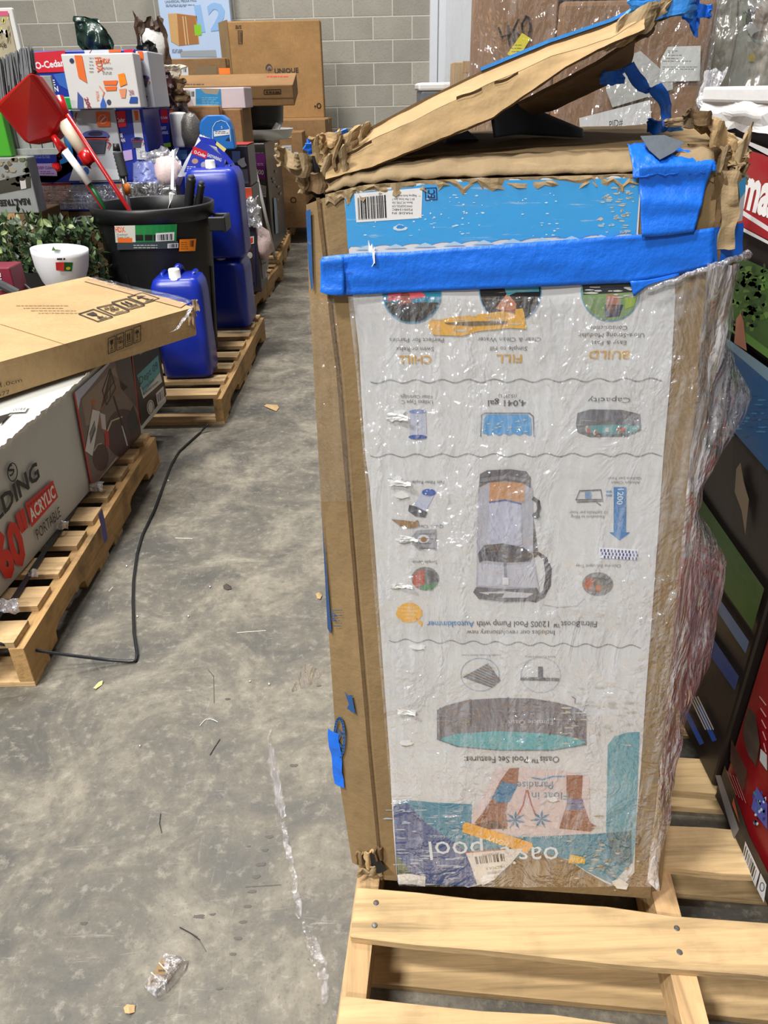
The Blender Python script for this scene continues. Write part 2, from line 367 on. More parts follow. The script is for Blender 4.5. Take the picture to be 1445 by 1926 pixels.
def carton(name, label, cat, x0, x1, y0, y1, z0, z1, mat, rot=0.0, group=None, tape=True, bev=0.006, seam=True, lean=0.0, tapecol=None):
    """closed box; returns (thing, front, right, top surfaces)"""
    cx, cy = (x0+x1)/2, (y0+y1)/2; T = rotz(cx, cy, rot)
    if lean: T = Matrix.Translation((cx, cy, z0)) @ Matrix.Rotation(lean, 4, 'Y') @ Matrix.Translation((-cx, -cy, -z0)) @ T
    t = T0(name, label, cat, (cx, cy, z0), group)
    mb = MB(); n = 6
    p = lambda a, b, c: T @ V((x0+(x1-x0)*a, y0+(y1-y0)*b, z0+(z1-z0)*c))
    k = random.random()*50; A = min(x1-x0, y1-y0, z1-z0)*0.012
    def w(q, d): return q + d*nz(q, 5, k)*A
    R3 = T.to_3x3()
    for fn, d in ((lambda u, v: p(u, 0, v), (0, -1, 0)), (lambda u, v: p(u, 1, v), (0, 1, 0)), (lambda u, v: p(0, u, v), (-1, 0, 0)),
                  (lambda u, v: p(1, u, v), (1, 0, 0)), (lambda u, v: p(u, v, 1), (0, 0, 1)), (lambda u, v: p(u, v, 0), (0, 0, 0))):
        D = R3 @ V(d)
        mb.grid(lambda u, v, fn=fn, D=D: w(fn(u, v), D) if 0 < u < 1 and 0 < v < 1 else fn(u, v), n, n)
    O('carton_body', mb, mat, t, bevel=bev)
    if tape:
        tm = MB(); hw = 0.026
        cxm = (x0+x1)/2
        if (x1-x0) > (y1-y0)*1.2:
            cym = (y0+y1)/2; tm.box(x0-.0008, x1+.0008, cym-hw, cym+hw, z1-.05, z1+A+.0008, T)
        else: tm.box(cxm-hw, cxm+hw, y0-A-.0008, y1+A+.0008, z1-.05, z1+A+.0008, T)
        O('packing_tape', tm, tapecol or TAPE, t)
    fr = Surf(p(0, 0, 0)-R3 @ V((0, A, 0)), R3 @ V((1, 0, 0)), R3 @ V((0, 0, 1)), R3 @ V((0, -1, 0)))
    rt = Surf(p(1, 0, 0)+R3 @ V((A, 0, 0)), R3 @ V((0, 1, 0)), R3 @ V((0, 0, 1)), R3 @ V((1, 0, 0)))
    tp = Surf(p(0, 0, 1)+R3 @ V((0, 0, A)), R3 @ V((1, 0, 0)), R3 @ V((0, 1, 0)), R3 @ V((0, 0, 1)))
    fr.lim = (x1-x0, z1-z0); rt.lim = (y1-y0, z1-z0); tp.lim = (x1-x0, y1-y0)
    return t, fr, rt, tp
TAPE = M('tan_packing_tape', (176, 140, 98), 0.3, 0.1)
def pxbox(px0, py0, px1, py1, Y, z0=None):
    """X extent and height range of a face standing at distance Y"""
    ym = (py0+py1)/2; a = onY(px0, ym, Y); b = onY(px1, ym, Y); xm = (px0+px1)/2
    return a.x, b.x, (onY(xm, py1, Y).z if z0 is None else z0), onY(xm, py0, Y).z

# ================================================================ STRUCTURE
def struct(o): o['kind'] = 'structure'; return o
mb = MB(); mb.box(-7, 7, -5, 9.3, -0.1, 0.0); struct(O('floor', mb, floor_mat()))
BL = block_mat(); MORTAR = M('mortar', (196, 192, 182), 0.95, 0.12, 30, 0.3)
WY = 9.15
mb = MB(); mb.box(-7, 7, WY+0.0025, WY+0.2, 0, 3.05); wall = struct(O('wall_back', mb, MORTAR))
bx, bz = 0.406, 0.2032
xa = onY(628, 52, WY).x; za = onY(700, 31, WY).z           # a vertical joint and a bed joint of the photograph
kx = math.floor((xa+4.6)/bx); z_off = za - math.floor(za/bz)*bz
blk = None; row = round(za/bz)
for j in range(-1, 15):
    zb = z_off + j*bz
    if zb < -0.01 or zb+bz > 3.06: continue
    odd = (round((za-zb)/bz)) % 2
    for i in range(-12, 12):
        x = xa + i*bx + (0 if odd else bx/2)
        if x < -4.75 or x > 0.5: continue
        if x+bx > 0.58:
            m = MB(); m.box(x+.005, .578, WY, WY+.05, zb+.005, zb+bz-.005); O('block', m, BL, wall, bevel=.003, origin=(x, WY, zb)); continue
        if blk is None:
            m = MB(); m.box(x+.005, x+bx-.005, WY, WY+.05, zb+.005, zb+bz-.005)
            blk = O('block', m, BL, wall, bevel=.003, origin=(x, WY, zb)); continue
        o = blk.copy(); o.location = V((x, WY, zb)); o.parent = wall; COL.objects.link(o)
    for i in range(14, 19):
        x = xa + i*bx + (0 if odd else bx/2)-bx*9
        if 1.30 <= x <= 3.0: o = blk.copy(); o.location = V((x, WY, zb)); o.parent = wall; COL.objects.link(o)
# white roll door standing in the block wall
DW = M('white_door_paint', (214, 218, 224), 0.45, 0.05); DG = M('grey_door_jamb', (168, 174, 172), 0.5, 0.06)
mb = MB()
mb.box(0.58, 0.66, WY-.06, WY+.02, 0, 2.6); mb.box(1.12, 1.30, WY-.06, WY+.02, 0, 2.6); mb.box(0.58, 1.30, WY-.06, WY+.02, 2.6, 2.72)
door = struct(O('door_1', mb, DW, bevel=.004))
box('door_panel', 0.66, 1.02, WY-.03, WY+.01, 0.0, 2.6, DW, door)
box('door_jamb', 1.02, 1.12, WY-.045, WY+.01, 0.0, 2.6, DG, door)
for z in (0.55, 1.15, 1.75): box('door_hinge', 1.108, 1.124, WY-.075, WY-.055, z, z+.1, STEEL, door)

# ================================================================ PALLETS
def pallet(label, X0, Y0, rot, boards, bot=None, W=1.016, L=1.219, near=False, gap=0.02, group=None, wx=None, wy=None, bw=0.089):
    """outer corner at (X0, Y0); deck boards run along local x (negative = left), stringers along local y"""
    wx = wx or OW; wy = wy or OWY
    T = Matrix.Translation((X0, Y0, 0)) @ Matrix.Rotation(rot, 4, 'Z')
    t = T0('wooden_pallet', label, 'pallet', (X0, Y0, 0), group)
    s = 1 if W > 0 else -1; w = abs(W)
    for k in range(3):
        xa = s*(k*(w-0.038)/2); xb = xa+s*0.038
        a, b = min(xa, xb), max(xa, xb)
        prof = [(0, .016), (.16, .016), (.165, .045), (.19, .055), (.37, .055), (.395, .045), (.40, .016), (L-.40, .016), (L-.395, .045), (L-.37, .055), (L-.19, .055), (L-.165, .045), (L-.16, .016), (L, .016), (L, .122), (0, .122)]
        mb = MB(); mb.prism(prof, lambda p, q, h: T @ V((h, p, q)), a, b)
        O('stringer', mb, wy, t, bevel=.0015, seg=1)
    for i, (ya, yb) in enumerate(boards):
        mb = MB(); n = 10; rr = random.Random(int(ya*1000)+i)
        j = lambda: rr.uniform(-.004, .004)
        pts = [(gap*s + (w-2*gap)*s*q/n, ya + (j() if near else j()*.6)) for q in range(n+1)] + [(gap*s + (w-2*gap)*s*q/n, yb + (j() if near else j()*.6)) for q in range(n, -1, -1)]
        dz = rr.uniform(-.0015, .0)
        mb.prism(pts, lambda p, q, h: T @ V((p, q, h)), .1222, .1402+dz)
        bo = O('deck_board', mb, wx, t, bevel=.002, seg=1)
        if near:
            for xx in (0.02, w/2-.019, w-.06):
                for yy in (ya+(yb-ya)*.28, ya+(yb-ya)*.72):
                    m = MB(); c = T @ V((s*(xx+.018+rr.uniform(-.006, .006)), yy, .1402)); m.lathe([(0, .0014), (.0035, .0012), (.0046, 0), (.0046, -.002)], c, 12); O('nail', m, STEEL, bo)
    for ya, yb in bot or ((0, .10), (L/2-.12, L/2-.03), (L/2+.03, L/2+.12), (L-.10, L)):
        mb = MB(); mb.box(min(0, s*w), max(0, s*w), ya, yb, 0, .0155, T); O('bottom_board', mb, wx, t, bevel=.001, seg=1)
    return t
def even(n, L=1.219, b=0.089):
    g = (L-n*b)/(n-1); return [(i*(b+g), i*(b+g)+b) for i in range(n)]
pallet('worn wooden pallet at left foreground under the long basketball hoop carton', -0.88, 1.40, radians(0.3), even(9, 1.26, .088), W=-1.016, L=1.26)
pallet('wooden pallet under the stacked blue jerry cans and the black bin', -0.70, 3.06, radians(-.5), even(8, 1.33), W=-1.016, L=1.33)
pallet('third wooden pallet along the aisle, under the torn white printed board', -0.83, 4.80, radians(-3.5), even(8), W=-1.016)
pallet('fourth wooden pallet along the aisle, under the dark cartons', -0.80, 6.14, radians(1.5), even(8), W=-1.016)
pallet('far wooden pallet by the block wall under the plain cartons', -0.86, 7.55, radians(1.0), even(8), W=-1.016)

PYAW = radians(-6.3)
# near pallet: left near corner, so that the left stringer passes the photographed points
NT0 = V((-0.100, 0.405, 0))
nb = [(0.02, 0.180), (0.265, 0.350), (0.430, 0.515), (0.590, 0.675), (0.745, 0.830), (0.900, 0.985), (1.06, 1.20)]
npal = pallet('clean new pine pallet in the foreground carrying the upside-down pool carton', NT0.x, NT0.y, PYAW, nb, ((.02, .12), (.268, .338), (.47, .56), (.66, .75), (.86, .95), (1.10, 1.20)), W=1.016, near=True, gap=0.004, wx=PW, wy=PWY)

# ================================================================ THE BATTERED POOL CARTON
FL0 = onZ(725, 1655, .1405); FR0 = onZ(1222, 1690, .1405)
_u = (FR0-FL0); _u.z = 0; _u.normalize()
_bk = V((-_u.y, _u.x, 0))                                   # away from the camera
front = Surf(FL0, _u, _bk*0.072 + V((0, 0, 1.05)), -_bk)    # leans back a little
fL = [front.P(x, y) for x, y in ((725, 1655), (700, 1380), (680, 1130), (662, 900), (646, 700), (628, 540), (610, 372))]
fR = [front.P(x, y) for x, y in ((1222, 1690), (1252, 1400), (1277, 1130), (1300, 900), (1319, 700), (1332, 540), (1346, 325))]
left = Surf(fL[0], fL[-1]-fL[0], V((-0.055, 0.034, 0)), V((-1, 0, 0)))
right = Surf(fR[0], fR[-1]-fR[0], V((0.05, 0.03, 0)), V((1, -.5, 0)))
sL = [left.P(x, y) for x, y in ((664, 1645), (637, 1460), (619, 1200), (603, 930), (590, 690), (581, 540), (576, 385))]
sR = [right.P(x, y) for x, y in ((1244, 1672), (1272, 1400), (1300, 1130), (1312, 900), (1348, 700), (1378, 540), (1396, 325))]
BKY = 1.20
for q in (sL[0], sR[0]): q.z = .1405
bL = [V((p.x+.02, max(BKY, p.y+.03), p.z)) for p in sL]; bR = [V((p.x-.01, BKY-.02, p.z)) for p in sR]
pc = T0('pool_carton', 'tall battered upside-down pool set carton standing on the near pallet, torn lid raised', 'carton', (0.2, 0.95, 0.1405))
mb = MB(); ncol = 6; prof = []
def sub(a, b, n, amp, k):
    return [a.lerp(b, i/n) for i in range(n)]
rows = []
R_ = 28
def lerpl(L, t):
    t = t*(len(L)-1); i = min(int(t), len(L)-2); return L[i].lerp(L[i+1], t-i)
for j in range(R_+1):
    t = j/R_
    a, b, c, d, e, f = [lerpl(q, t) for q in (fL, fR, sR, bR, bL, sL)]
    a = a+V((nz(a, 9)*.0025, 0, 0)); b = b + V((nz(b, 9)*.004, 0, 0))
    ring = [a] + [b, b.lerp(c, .5)+V((-.006, .004, 0))*(1+nz(b, 14)), c, d, e, e.lerp(f, .5)+V((nz(e, 6)*.01, 0, 0)), f, f.lerp(a, .5)+left.n*nz(f, 10)*.003]
    rows.append(ring)
n = len(rows[0])
for j, r in enumerate(rows): mb.v += r
mb.f = [(j*n+i, j*n+(i+1) % n, (j+1)*n+(i+1) % n, (j+1)*n+i) for j in range(R_) for i in range(n)]
mb.f += [tuple(range(n))]; mb.m = [0]*len(mb.f)
body = O('carton_body', mb, KRAFT, pc)
# seam line of the left side flap and a raised corner strip
mb = ribbon([p + left.n*.001 + _u*(-.006) for p in fL], _u, .004, .0006, 40, 1); O('edge_crease', mb, KRAFTD, pc)
mb = ribbon([p + front.n*.0012 + _u*.004 for p in fR[3:]], _u, .012, .004, 30, 2, 60); O('edge_crease', mb, KRAFTD, pc)
mb = ribbon([p + front.n*.003 + _u*.014 for p in [fR[-2].lerp(fR[-1], .35), fR[-1]]], _u, .016, .005, 26, 5, 70, 3); O('torn_edge', mb, TORN, pc, solid=.002)

LW = (212, 212, 213)
lbl = Print(front, .0012)
lbl.p([(648, 372), (668, 360), (700, 357), (735, 352), (770, 347), (800, 343), (860, 338), (905, 334), (960, 337), (1060, 334), (1140, 331), (1203, 330), (1206, 345), (1200, 440), (1268, 500), (1270, 560), (1262, 700), (1248, 850), (1238, 1000), (1227, 1150), (1215, 1300), (1205, 1450), (1196, 1560), (1193, 1640), (1180, 1655), (1165, 1668), (1140, 1660), (1105, 1640), (1072, 1618), (1035, 1606), (1003, 1598), (980, 1602), (955, 1622), (930, 1648), (900, 1664), (880, 1668), (860, 1660), (800, 1664), (748, 1658), (740, 1560), (733, 1420), (720, 1240), (712, 1120), (704, 1010), (695, 905), (688, 860), (681, 760), (676, 660), (668, 590), (662, 540), (655, 450)], LW, 0)
sheet = lbl.build('front_label', pc, printed('front_label_paper', 0.45, 0.42, (190, 188, 182), (1.0, 1.0, 16), dirt=0.22))
g = Print(front, .0016)
BLU = (62, 152, 214)
g.p([(649, 374), (668, 363), (735, 356), (800, 347), (903, 339), (1062, 338), (1200, 334), (1203, 347), (1196, 443)] + [(1196-i*9.4, 444+i*0.44-6*abs(sin(i*.52+.4))) for i in range(1, 58)] + [(655, 468)], BLU, 0)
for i in range(9): g.p([(668+i*55, 470-i*2.5), (690+i*55, 461-i*2.5), (712+i*55, 469-i*2.5)], (170, 196, 216), 1)
for i in range(70): g.blot(random.choice((705, 716, 790, 806, 818, 850, 864, 900, 868, 985, 1030, 1044))+random.gauss(0, 9), random.choice((368, 382, 401, 412, 421, 430, 440))+random.gauss(0, 3), random.uniform(1, 5), random.uniform(.6, 2), (196, 216, 228), 1, 7)
for i in range(60): g.blot(1115+random.random()**.5*76, random.uniform(345, 440), random.uniform(2, 9), random.uniform(1, 3.5), random.choice(((176, 176, 166), (186, 180, 164), (150, 180, 196))), 1, 8)
g.p([(667, 364), (795, 353), (793, 410), (671, 418)], (222, 220, 220), 1); g.bars(((673, 372), (727, 366), (729, 409), (675, 413)), seed=4)
for i, t in enumerate(('Polygroup North America, Inc.', '601 S. Main Street, Suite 7', 'Benton, NC 27105, USA', 'WWW.OASISPOOL.COM', 'P2001548C', 'MADE IN')): g.up(t, 738, 738+random.choice((42, 46, 38)), 366+i*6.5, 4, (70, 70, 74), 2)
g.line([(800, 354), (821, 353), (822, 375), (801, 376), (800, 354)], 1.6, (30, 40, 90), 2); g.text('EC', 818, 372, 818, 357, 13, (30, 40, 90), 2, .02)
g.blot(752, 428, 15, 7, (190, 210, 225), 1); g.blot(753, 426, 8, 4, (50, 130, 200), 2)
# three round photographs, lower halves showing below the tape
def disc(x, y, r, bands):
    g.ell(x, y, r+2, r+2, (96, 158, 200), 1); g.ell(x, y, r, r, bands[0], 2)
    for (pts, c) in bands[1]: g.p([(x+a*r, y+b*r) for a, b in pts], c, 3)
disc(775, 552, 54, ((38, 126, 158), [([(-.93, .3), (.93, .3), (.75, .65), (.3, .95), (-.3, .95), (-.75, .65)], (26, 26, 30)), ([(-.8, -.2), (.2, -.25), (.5, .1), (-.1, .2), (-.85, .25)], (206, 84, 96)), ([(-.35, -.1), (-.1, -.05), (0, .3), (.2, .42), (-.2, .35), (-.5, .45), (-.4, .2)], (172, 92, 70))]))
disc(960, 548, 57, ((30, 30, 34), [([(-.3, -.4), (.9, -.4), (.95, 0), (.2, .02), (-.1, .15)], (72, 150, 170)), ([(-.1, .05), (.2, .4), (.15, .75), (-.5, .55)], (196, 128, 90))]))
disc(1148, 548, 54, ((122, 150, 100), [([(-.98, -.3), (.98, -.3), (.9, 0), (-.95, .1)], (50, 52, 60)), ([(-.15, .1), (.3, .1), (.3, .6), (.1, .85), (-.15, .6)], (176, 120, 96)), ([(-.2, .45), (.45, .45), (.3, .85), (-.2, .9)], (36, 38, 78)), ([(.5, .2), (.95, .1), (.8, .5), (.5, .6)], (150, 176, 60))]))
for i in range(14): g.blot(random.uniform(1100, 1192), random.uniform(535, 560), random.uniform(4, 16), random.uniform(1, 2.6), (192, 192, 186), 4, 8)
g.p([(808, 603), (850, 596), (905, 590), (983, 579), (986, 590), (990, 618), (960, 616), (900, 622), (870, 631), (815, 629), (806, 614)], (226, 172, 62), 3)
for i in range(16): g.blot(random.uniform(815, 980), random.uniform(592, 624), random.uniform(4, 16), random.uniform(1, 2.5), (200, 192, 172), 4, 9)
g.p([(835, 606), (900, 603), (955, 603), (952, 608), (890, 612), (842, 609)], (112, 92, 66), 5)
GRY = (104, 104, 108); OR = (206, 158, 62)
for t, a, b, y, h, c in (('Perfect for Parties', 733, 835, 635, 8, GRY), ('Swim or Relax', 745, 816, 652, 8, GRY), ('CHILL', 749, 812, 668, 15, OR),
                          ('Clear & Clean Water', 898, 1018, 634, 8, GRY), ('Simple to Fill', 922, 992, 651, 8, GRY), ('FILL', 934, 982, 666, 15, OR),
                          ('Construction', 1108, 1180, 612, 8, GRY), ('Ultra-Strong Modular', 1088, 1212, 626, 8, GRY), ('Easy & Fast', 1112, 1178, 640, 8, GRY), ('BUILD', 1108, 1184, 659, 15, OR),
                          ('Filter Cartridge', 754, 813, 742, 7, GRY), ('Utilizes Type C', 756, 814, 752, 7, GRY), ('(15,297 L)', 938, 972, 741, 6, GRY), ('4,041 gal', 918, 990, 752, 11, (84, 84, 88)), ('Capacity', 1106, 1186, 747, 10, (84, 84, 88)),
                          ('Fast Filter Replacement', 748, 836, 903, 6, (96, 96, 100)), ('Quick Clean', 782, 834, 986, 6, (96, 96, 100)), ('Simple Setup', 776, 822, 1053, 6, (96, 96, 100)),
                          ('Chlorine Resistant Tray', 1083, 1168, 1060, 6, (120, 120, 122)), ('Gallons per hour', 1142, 1206, 896, 5, (120, 120, 122)), ('Always Clean', 1150, 1204, 904, 5, (120, 120, 122)),
                          ('15 bathtubs per hour', 1071, 1142, 960, 5.5, (112, 112, 116)), ('Equivalent to filling', 1074, 1136, 968, 5.5, (112, 112, 116)),
                          ('FiltraBoost\u2122 1200S Pool Pump with', 897, 1123, 1167, 11, (84, 84, 90)), ('Autoskimmer', 803, 892, 1167, 11, (70, 130, 190)), ('Includes our revolutionary new', 878, 1043, 1184, 9, (84, 84, 90)),
                          ('Durable Polyester Details Cover', 868, 942, 1229, 3.6, (120, 120, 124)), ('Smart Connect Frame', 988, 1045, 1232, 3.6, (120, 120, 124)),
                          ('Oasis\u2122 Pool Set Features:', 873, 1052, 1421, 12, (66, 66, 70)),
                          ('pool', 806, 908, 1580, 36, (216, 226, 232)), ('oasis', 940, 1050, 1590, 36, (216, 226, 232)), ('the ultimate backyard swimming experience', 808, 1058, 1568, 7, (170, 200, 214))):
    g.up(t, a, b, y, h, c, 5 if h > 30 or h == 7 and y == 1568 else 2, .012 if h >= 11 and h < 30 else 0)
for y0, sl in ((717, -4), (856, -2), (1203, 12)):
    x0, x1 = (697, 1245) if y0 < 1000 else (732, 1205)
    g.line([(x0+(x1-x0)*i/90, y0+sl*i/90+3.2*sin(i*.78)) for i in range(91)], 1.7, (140, 140, 140), 1)
# small filter, pool icon, party pool
g.p([(771, 773), (801, 773), (803, 822), (771, 822)], (186, 190, 208), 1); g.ell(786, 773, 16, 4, (120, 140, 190), 2); g.ell(786, 821, 17, 4.5, (40, 78, 160), 2); g.line([(786, 778), (786, 816)], 2, (160, 166, 190), 2)
g.line([(904, 820), (906, 780), (912, 776), (996, 776), (1003, 782), (1004, 820)], 2, (110, 120, 132), 2)
g.p([(908, 816), (910, 786), (916, 779), (992, 779), (999, 786), (1000, 816)]+[(1000-i*4.8, 816+2.4*sin(i*1.6)) for i in range(20)], (92, 158, 212), 1)
for i in range(18): g.blot(random.uniform(912, 996), random.uniform(788, 812), random.uniform(2, 7), 1.4, (170, 196, 204), 3, 7)
g.p([(1083, 798), (1086, 776), (1110, 769), (1170, 770), (1204, 778), (1206, 808), (1180, 820), (1110, 821), (1086, 812)], (98, 98, 104), 1)
g.p([(1100, 800), (1150, 797), (1203, 800), (1196, 812), (1150, 816), (1104, 812)], (94, 150, 154), 2)
for i in range(12): g.blot(random.uniform(1098, 1180), random.uniform(803, 822), 4, random.uniform(3, 8), random.choice(((176, 120, 100), (196, 90, 80), (210, 190, 180))), 3, 7)
# little pictures on the left column
g.p([(795, 920), (818, 928), (800, 962), (778, 952)], (184, 190, 212), 1); g.ell(807, 925, 13, 7, (44, 84, 166), 2); g.p([(770, 948), (785, 952), (804, 962), (800, 972), (782, 970), (768, 960)], (74, 74, 82), 2)
g.p([(736, 975), (760, 977), (780, 980), (786, 976), (789, 984), (786, 990), (770, 992), (752, 988)], (146, 112, 74), 3)
g.p([(785, 996), (821, 994), (822, 1034), (806, 1030), (788, 1034), (776, 1022), (775, 1008)], (150, 150, 158), 1); g.ell(797, 1012, 11, 8, (210, 210, 214), 2); g.ell(797, 1013, 6, 5, (150, 110, 70), 3); g.lines(788, 998, 820, 1034, 4, (90, 90, 96), 3)
g.ell(800, 1087, 26, 22, (116, 120, 116), 1); g.p([(778, 1082), (786, 1072), (798, 1070), (800, 1096), (784, 1104), (776, 1094)], (182, 84, 66), 2); g.p([(804, 1070), (820, 1076), (825, 1092), (806, 1094)], (84, 84, 90), 2); g.p([(790, 1098), (824, 1096), (812, 1108), (798, 1108)], (84, 140, 96), 3)
g.ell(770, 1151, 24, 19, (230, 172, 40), 1, 26, jag=.06); g.p([(782, 1160), (795, 1168), (794, 1178), (786, 1168)], (230, 172, 40), 1)
for i, t in enumerate(('Let\u2019s Forever', 'Swimming', 'Filtration', 'System')): g.up(t, 752+i*3, 790-i*4, 1139+i*7, 4.5, (250, 224, 160), 2)
# drawing of the cartridge pump
G1, G2, G3 = (98, 96, 102), (126, 124, 132), (178, 178, 190)
g.p([(1003, 968), (1003, 1040), (1000, 1052), (1012, 1042), (1022, 1052), (1026, 1078), (1022, 1108), (1010, 1122), (990, 1128), (1008, 1132), (1024, 1122), (1036, 1100), (1038, 1068), (1028, 1046), (1012, 1036)], (78, 76, 84), 1)
g.p([(901, 905), (898, 960), (896, 1110), (1016, 1118), (1003, 1040), (1002, 920), (996, 905)], (176, 176, 188), 2)
g.p([(922, 905), (988, 905), (986, 944), (950, 938), (920, 944)], (196, 146, 104), 3); g.p([(921, 942), (950, 938), (980, 946), (982, 1024), (918, 1022)], (186, 188, 208), 3); g.line([(921, 943), (950, 939), (980, 946)], 3, (76, 100, 160), 4)
g.p([(901, 915), (903, 890), (916, 883), (960, 881), (990, 885), (998, 896), (998, 916), (985, 908), (950, 902), (918, 906)], G1, 4); g.p([(906, 898), (950, 892), (996, 900), (996, 906), (950, 898), (908, 905)], G2, 5)
g.p([(899, 1040), (910, 1024), (945, 1020), (985, 1028), (1002, 1042), (998, 1054), (950, 1056), (912, 1052), (902, 1056)], (84, 82, 90), 4)
g.p([(901, 1058), (950, 1062), (1000, 1058), (1014, 1104), (898, 1100)], (190, 190, 202), 3); g.line([(950, 1056), (951, 1098)], 5, (96, 96, 106), 5); g.r(945, 1084, 957, 1098, (216, 216, 220), 6)
g.p([(890, 1112), (896, 1102), (950, 1106), (1010, 1104), (1016, 1116), (1006, 1128), (950, 1130), (900, 1124)], (104, 102, 110), 4); g.p([(900, 1112), (950, 1110), (1004, 1114), (990, 1122), (940, 1122)], (200, 198, 204), 5); g.p([(920, 1114), (948, 1114), (944, 1121), (918, 1120)], (84, 82, 90), 6)
g.line([(1003, 936), (1012, 942), (1014, 956), (1008, 970)], 7, (58, 58, 66), 3); g.ell(1008, 968, 7, 6, (50, 50, 58), 4)
g.line([(1022, 1136), (1050, 1141), (1085, 1138), (1100, 1124)], 1.2, (170, 170, 176), 1)
# right column
g.p([(1154, 915), (1178, 915), (1177, 1000), (1185, 1000), (1165, 1015), (1146, 1000), (1154, 1000)], (70, 130, 190), 1); g.text('1200', 1162, 918, 1160, 948, 11, (200, 220, 236), 2, .02)
g.line([(1140, 923), (1150, 923)], 3, (90, 140, 190), 2); g.line([(1140, 930), (1150, 930)], 3, (90, 140, 190), 2)
g.line([(1083, 939), (1090, 922), (1130, 920), (1133, 938), (1083, 939)], 2, (84, 84, 90), 2); g.line([(1085, 943), (1134, 941)], 2, (84, 84, 90), 2); g.r(1100, 924, 1112, 936, (120, 150, 190), 2); g.line([(1122, 944), (1130, 949)], 2, (84, 84, 90), 2)
g.p([(1127, 1028), (1201, 1032), (1199, 1052), (1126, 1048)], (236, 238, 244), 2)
for i in range(11):
    for j in range(3): g.r(1129+i*6.6+(j % 2)*2, 1031+i*.35+j*6, 1132+i*6.6+(j % 2)*2, 1036+i*.35+j*6, (52, 62, 140), 3)
g.ell(1124, 1097, 29, 22, (128, 128, 130), 1); g.p([(1097, 1098), (1104, 1084), (1118, 1088), (1114, 1106), (1102, 1108)], (178, 98, 76), 2); g.r(1120, 1098, 1130, 1110, (196, 112, 66), 3); g.ell(1138, 1090, 11, 9, (98, 100, 106), 2)
# frame details and the pool
g.ring(903, 1267, 36, 31, 1.4, (160, 176, 192), 1); g.p([(870, 1272), (918, 1246), (942, 1278), (926, 1292)], (110, 110, 118), 2)
for i in range(8): g.line([(878+i*5.5, 1268-i*3), (930, 1290-i*5)], 1.0, (176, 176, 184), 3)
g.ring(1017, 1268, 37, 33, 1.4, (180, 186, 194), 1); g.r(1012, 1252, 1021, 1272, (96, 96, 104), 2); g.line([(980, 1275), (993, 1275)], 6, (96, 96, 104), 2); g.line([(996, 1275), (1034, 1276)], 6, (96, 96, 104), 2); g.line([(1038, 1276), (1051, 1277)], 6, (96, 96, 104), 2)
g.p([(822, 1334), (840, 1325), (880, 1315), (945, 1311), (1000, 1312), (1050, 1320), (1085, 1330), (1103, 1342), (1103, 1400), (1040, 1406), (940, 1408), (860, 1402), (822, 1388)], (118, 114, 122), 1)
g.p([(824, 1388), (860, 1378), (940, 1373), (1030, 1378), (1085, 1386), (1102, 1394), (1080, 1404), (1020, 1410), (940, 1410), (870, 1404)], (92, 168, 176), 2)
g.line([(822, 1388), (860, 1402), (940, 1409), (1040, 1409), (1103, 1398)], 1.6, (96, 98, 104), 3)
for x, a, b in ((828, 1330, 1390), (885, 1314, 1380), (956, 1310, 1374), (1033, 1316, 1380), (1084, 1330, 1388)): g.line([(x, a), (x+1, b)], 3.2, (92, 86, 96), 3)
g.up('Funsicle Oasis', 955, 1040, 1352, 9, (196, 196, 204), 3); g.line([(1075, 1308), (1082, 1312), (1081, 1322)], 1.4, (110, 110, 116), 3); g.line([(1098, 1336), (1100, 1326), (1107, 1324)], 1.4, (110, 110, 116), 3)
for i in range(40): g.blot(random.uniform(1060, 1190), random.uniform(1290, 1400), random.uniform(3, 14), random.uniform(.8, 2.2), (188, 184, 172), 4, 8)
# lower artwork: pool water, towel, two pairs of feet, palms
g.p([(1143, 1400), (1155, 1384), (1180, 1376), (1203, 1375), (1196, 1560), (1190, 1622), (1150, 1618), (1140, 1560)], (92, 156, 172), 1)
g.p([(742, 1512), (765, 1503), (820, 1508), (888, 1511), (888, 1560), (1110, 1568), (1188, 1560), (1188, 1622), (1150, 1660), (1105, 1638), (1072, 1616), (1003, 1597), (955, 1622), (900, 1662), (860, 1658), (748, 1655)], (68, 138, 164), 1)
g.p([(740, 1515), (766, 1508), (800, 1545), (850, 1580), (905, 1620), (915, 1650), (884, 1665), (748, 1656)], (50, 82, 142), 2)
g.p([(747, 1606), (760, 1622), (776, 1645), (748, 1645)], (72, 96, 52), 3)
for i in range(70): g.blot(random.choice((755, 800, 850, 770))+random.gauss(0, 12), random.choice((1522, 1533, 1545, 1560, 1572, 1600, 1612, 1626, 1640, 1650))+random.gauss(0, 2), random.uniform(3, 14), random.uniform(.8, 2.2), (170, 184, 202), 3, 8)
g.p([(886, 1570), (888, 1520), (905, 1505), (930, 1445), (962, 1440), (1030, 1445), (1070, 1450), (1108, 1458), (1110, 1566), (1000, 1572)], (214, 196, 196), 2)
SK = (150, 98, 78)
g.p([(958, 1443), (976, 1442), (974, 1470), (956, 1500), (952, 1530), (955, 1552), (946, 1560), (935, 1548), (915, 1556), (893, 1545), (905, 1530), (925, 1500), (940, 1468)], SK, 3)
g.p([(925, 1498), (944, 1468), (974, 1474), (958, 1506), (936, 1508)], (70, 126, 164), 4); g.p([(893, 1548), (930, 1540), (955, 1556), (900, 1558)], (92, 62, 54), 4)
g.p([(1065, 1456), (1096, 1456), (1094, 1500), (1110, 1545), (1122, 1552), (1110, 1562), (1052, 1556), (1055, 1545), (1066, 1510)], SK, 3); g.p([(1066, 1502), (1096, 1500), (1098, 1520), (1066, 1522)], (110, 110, 150), 4)
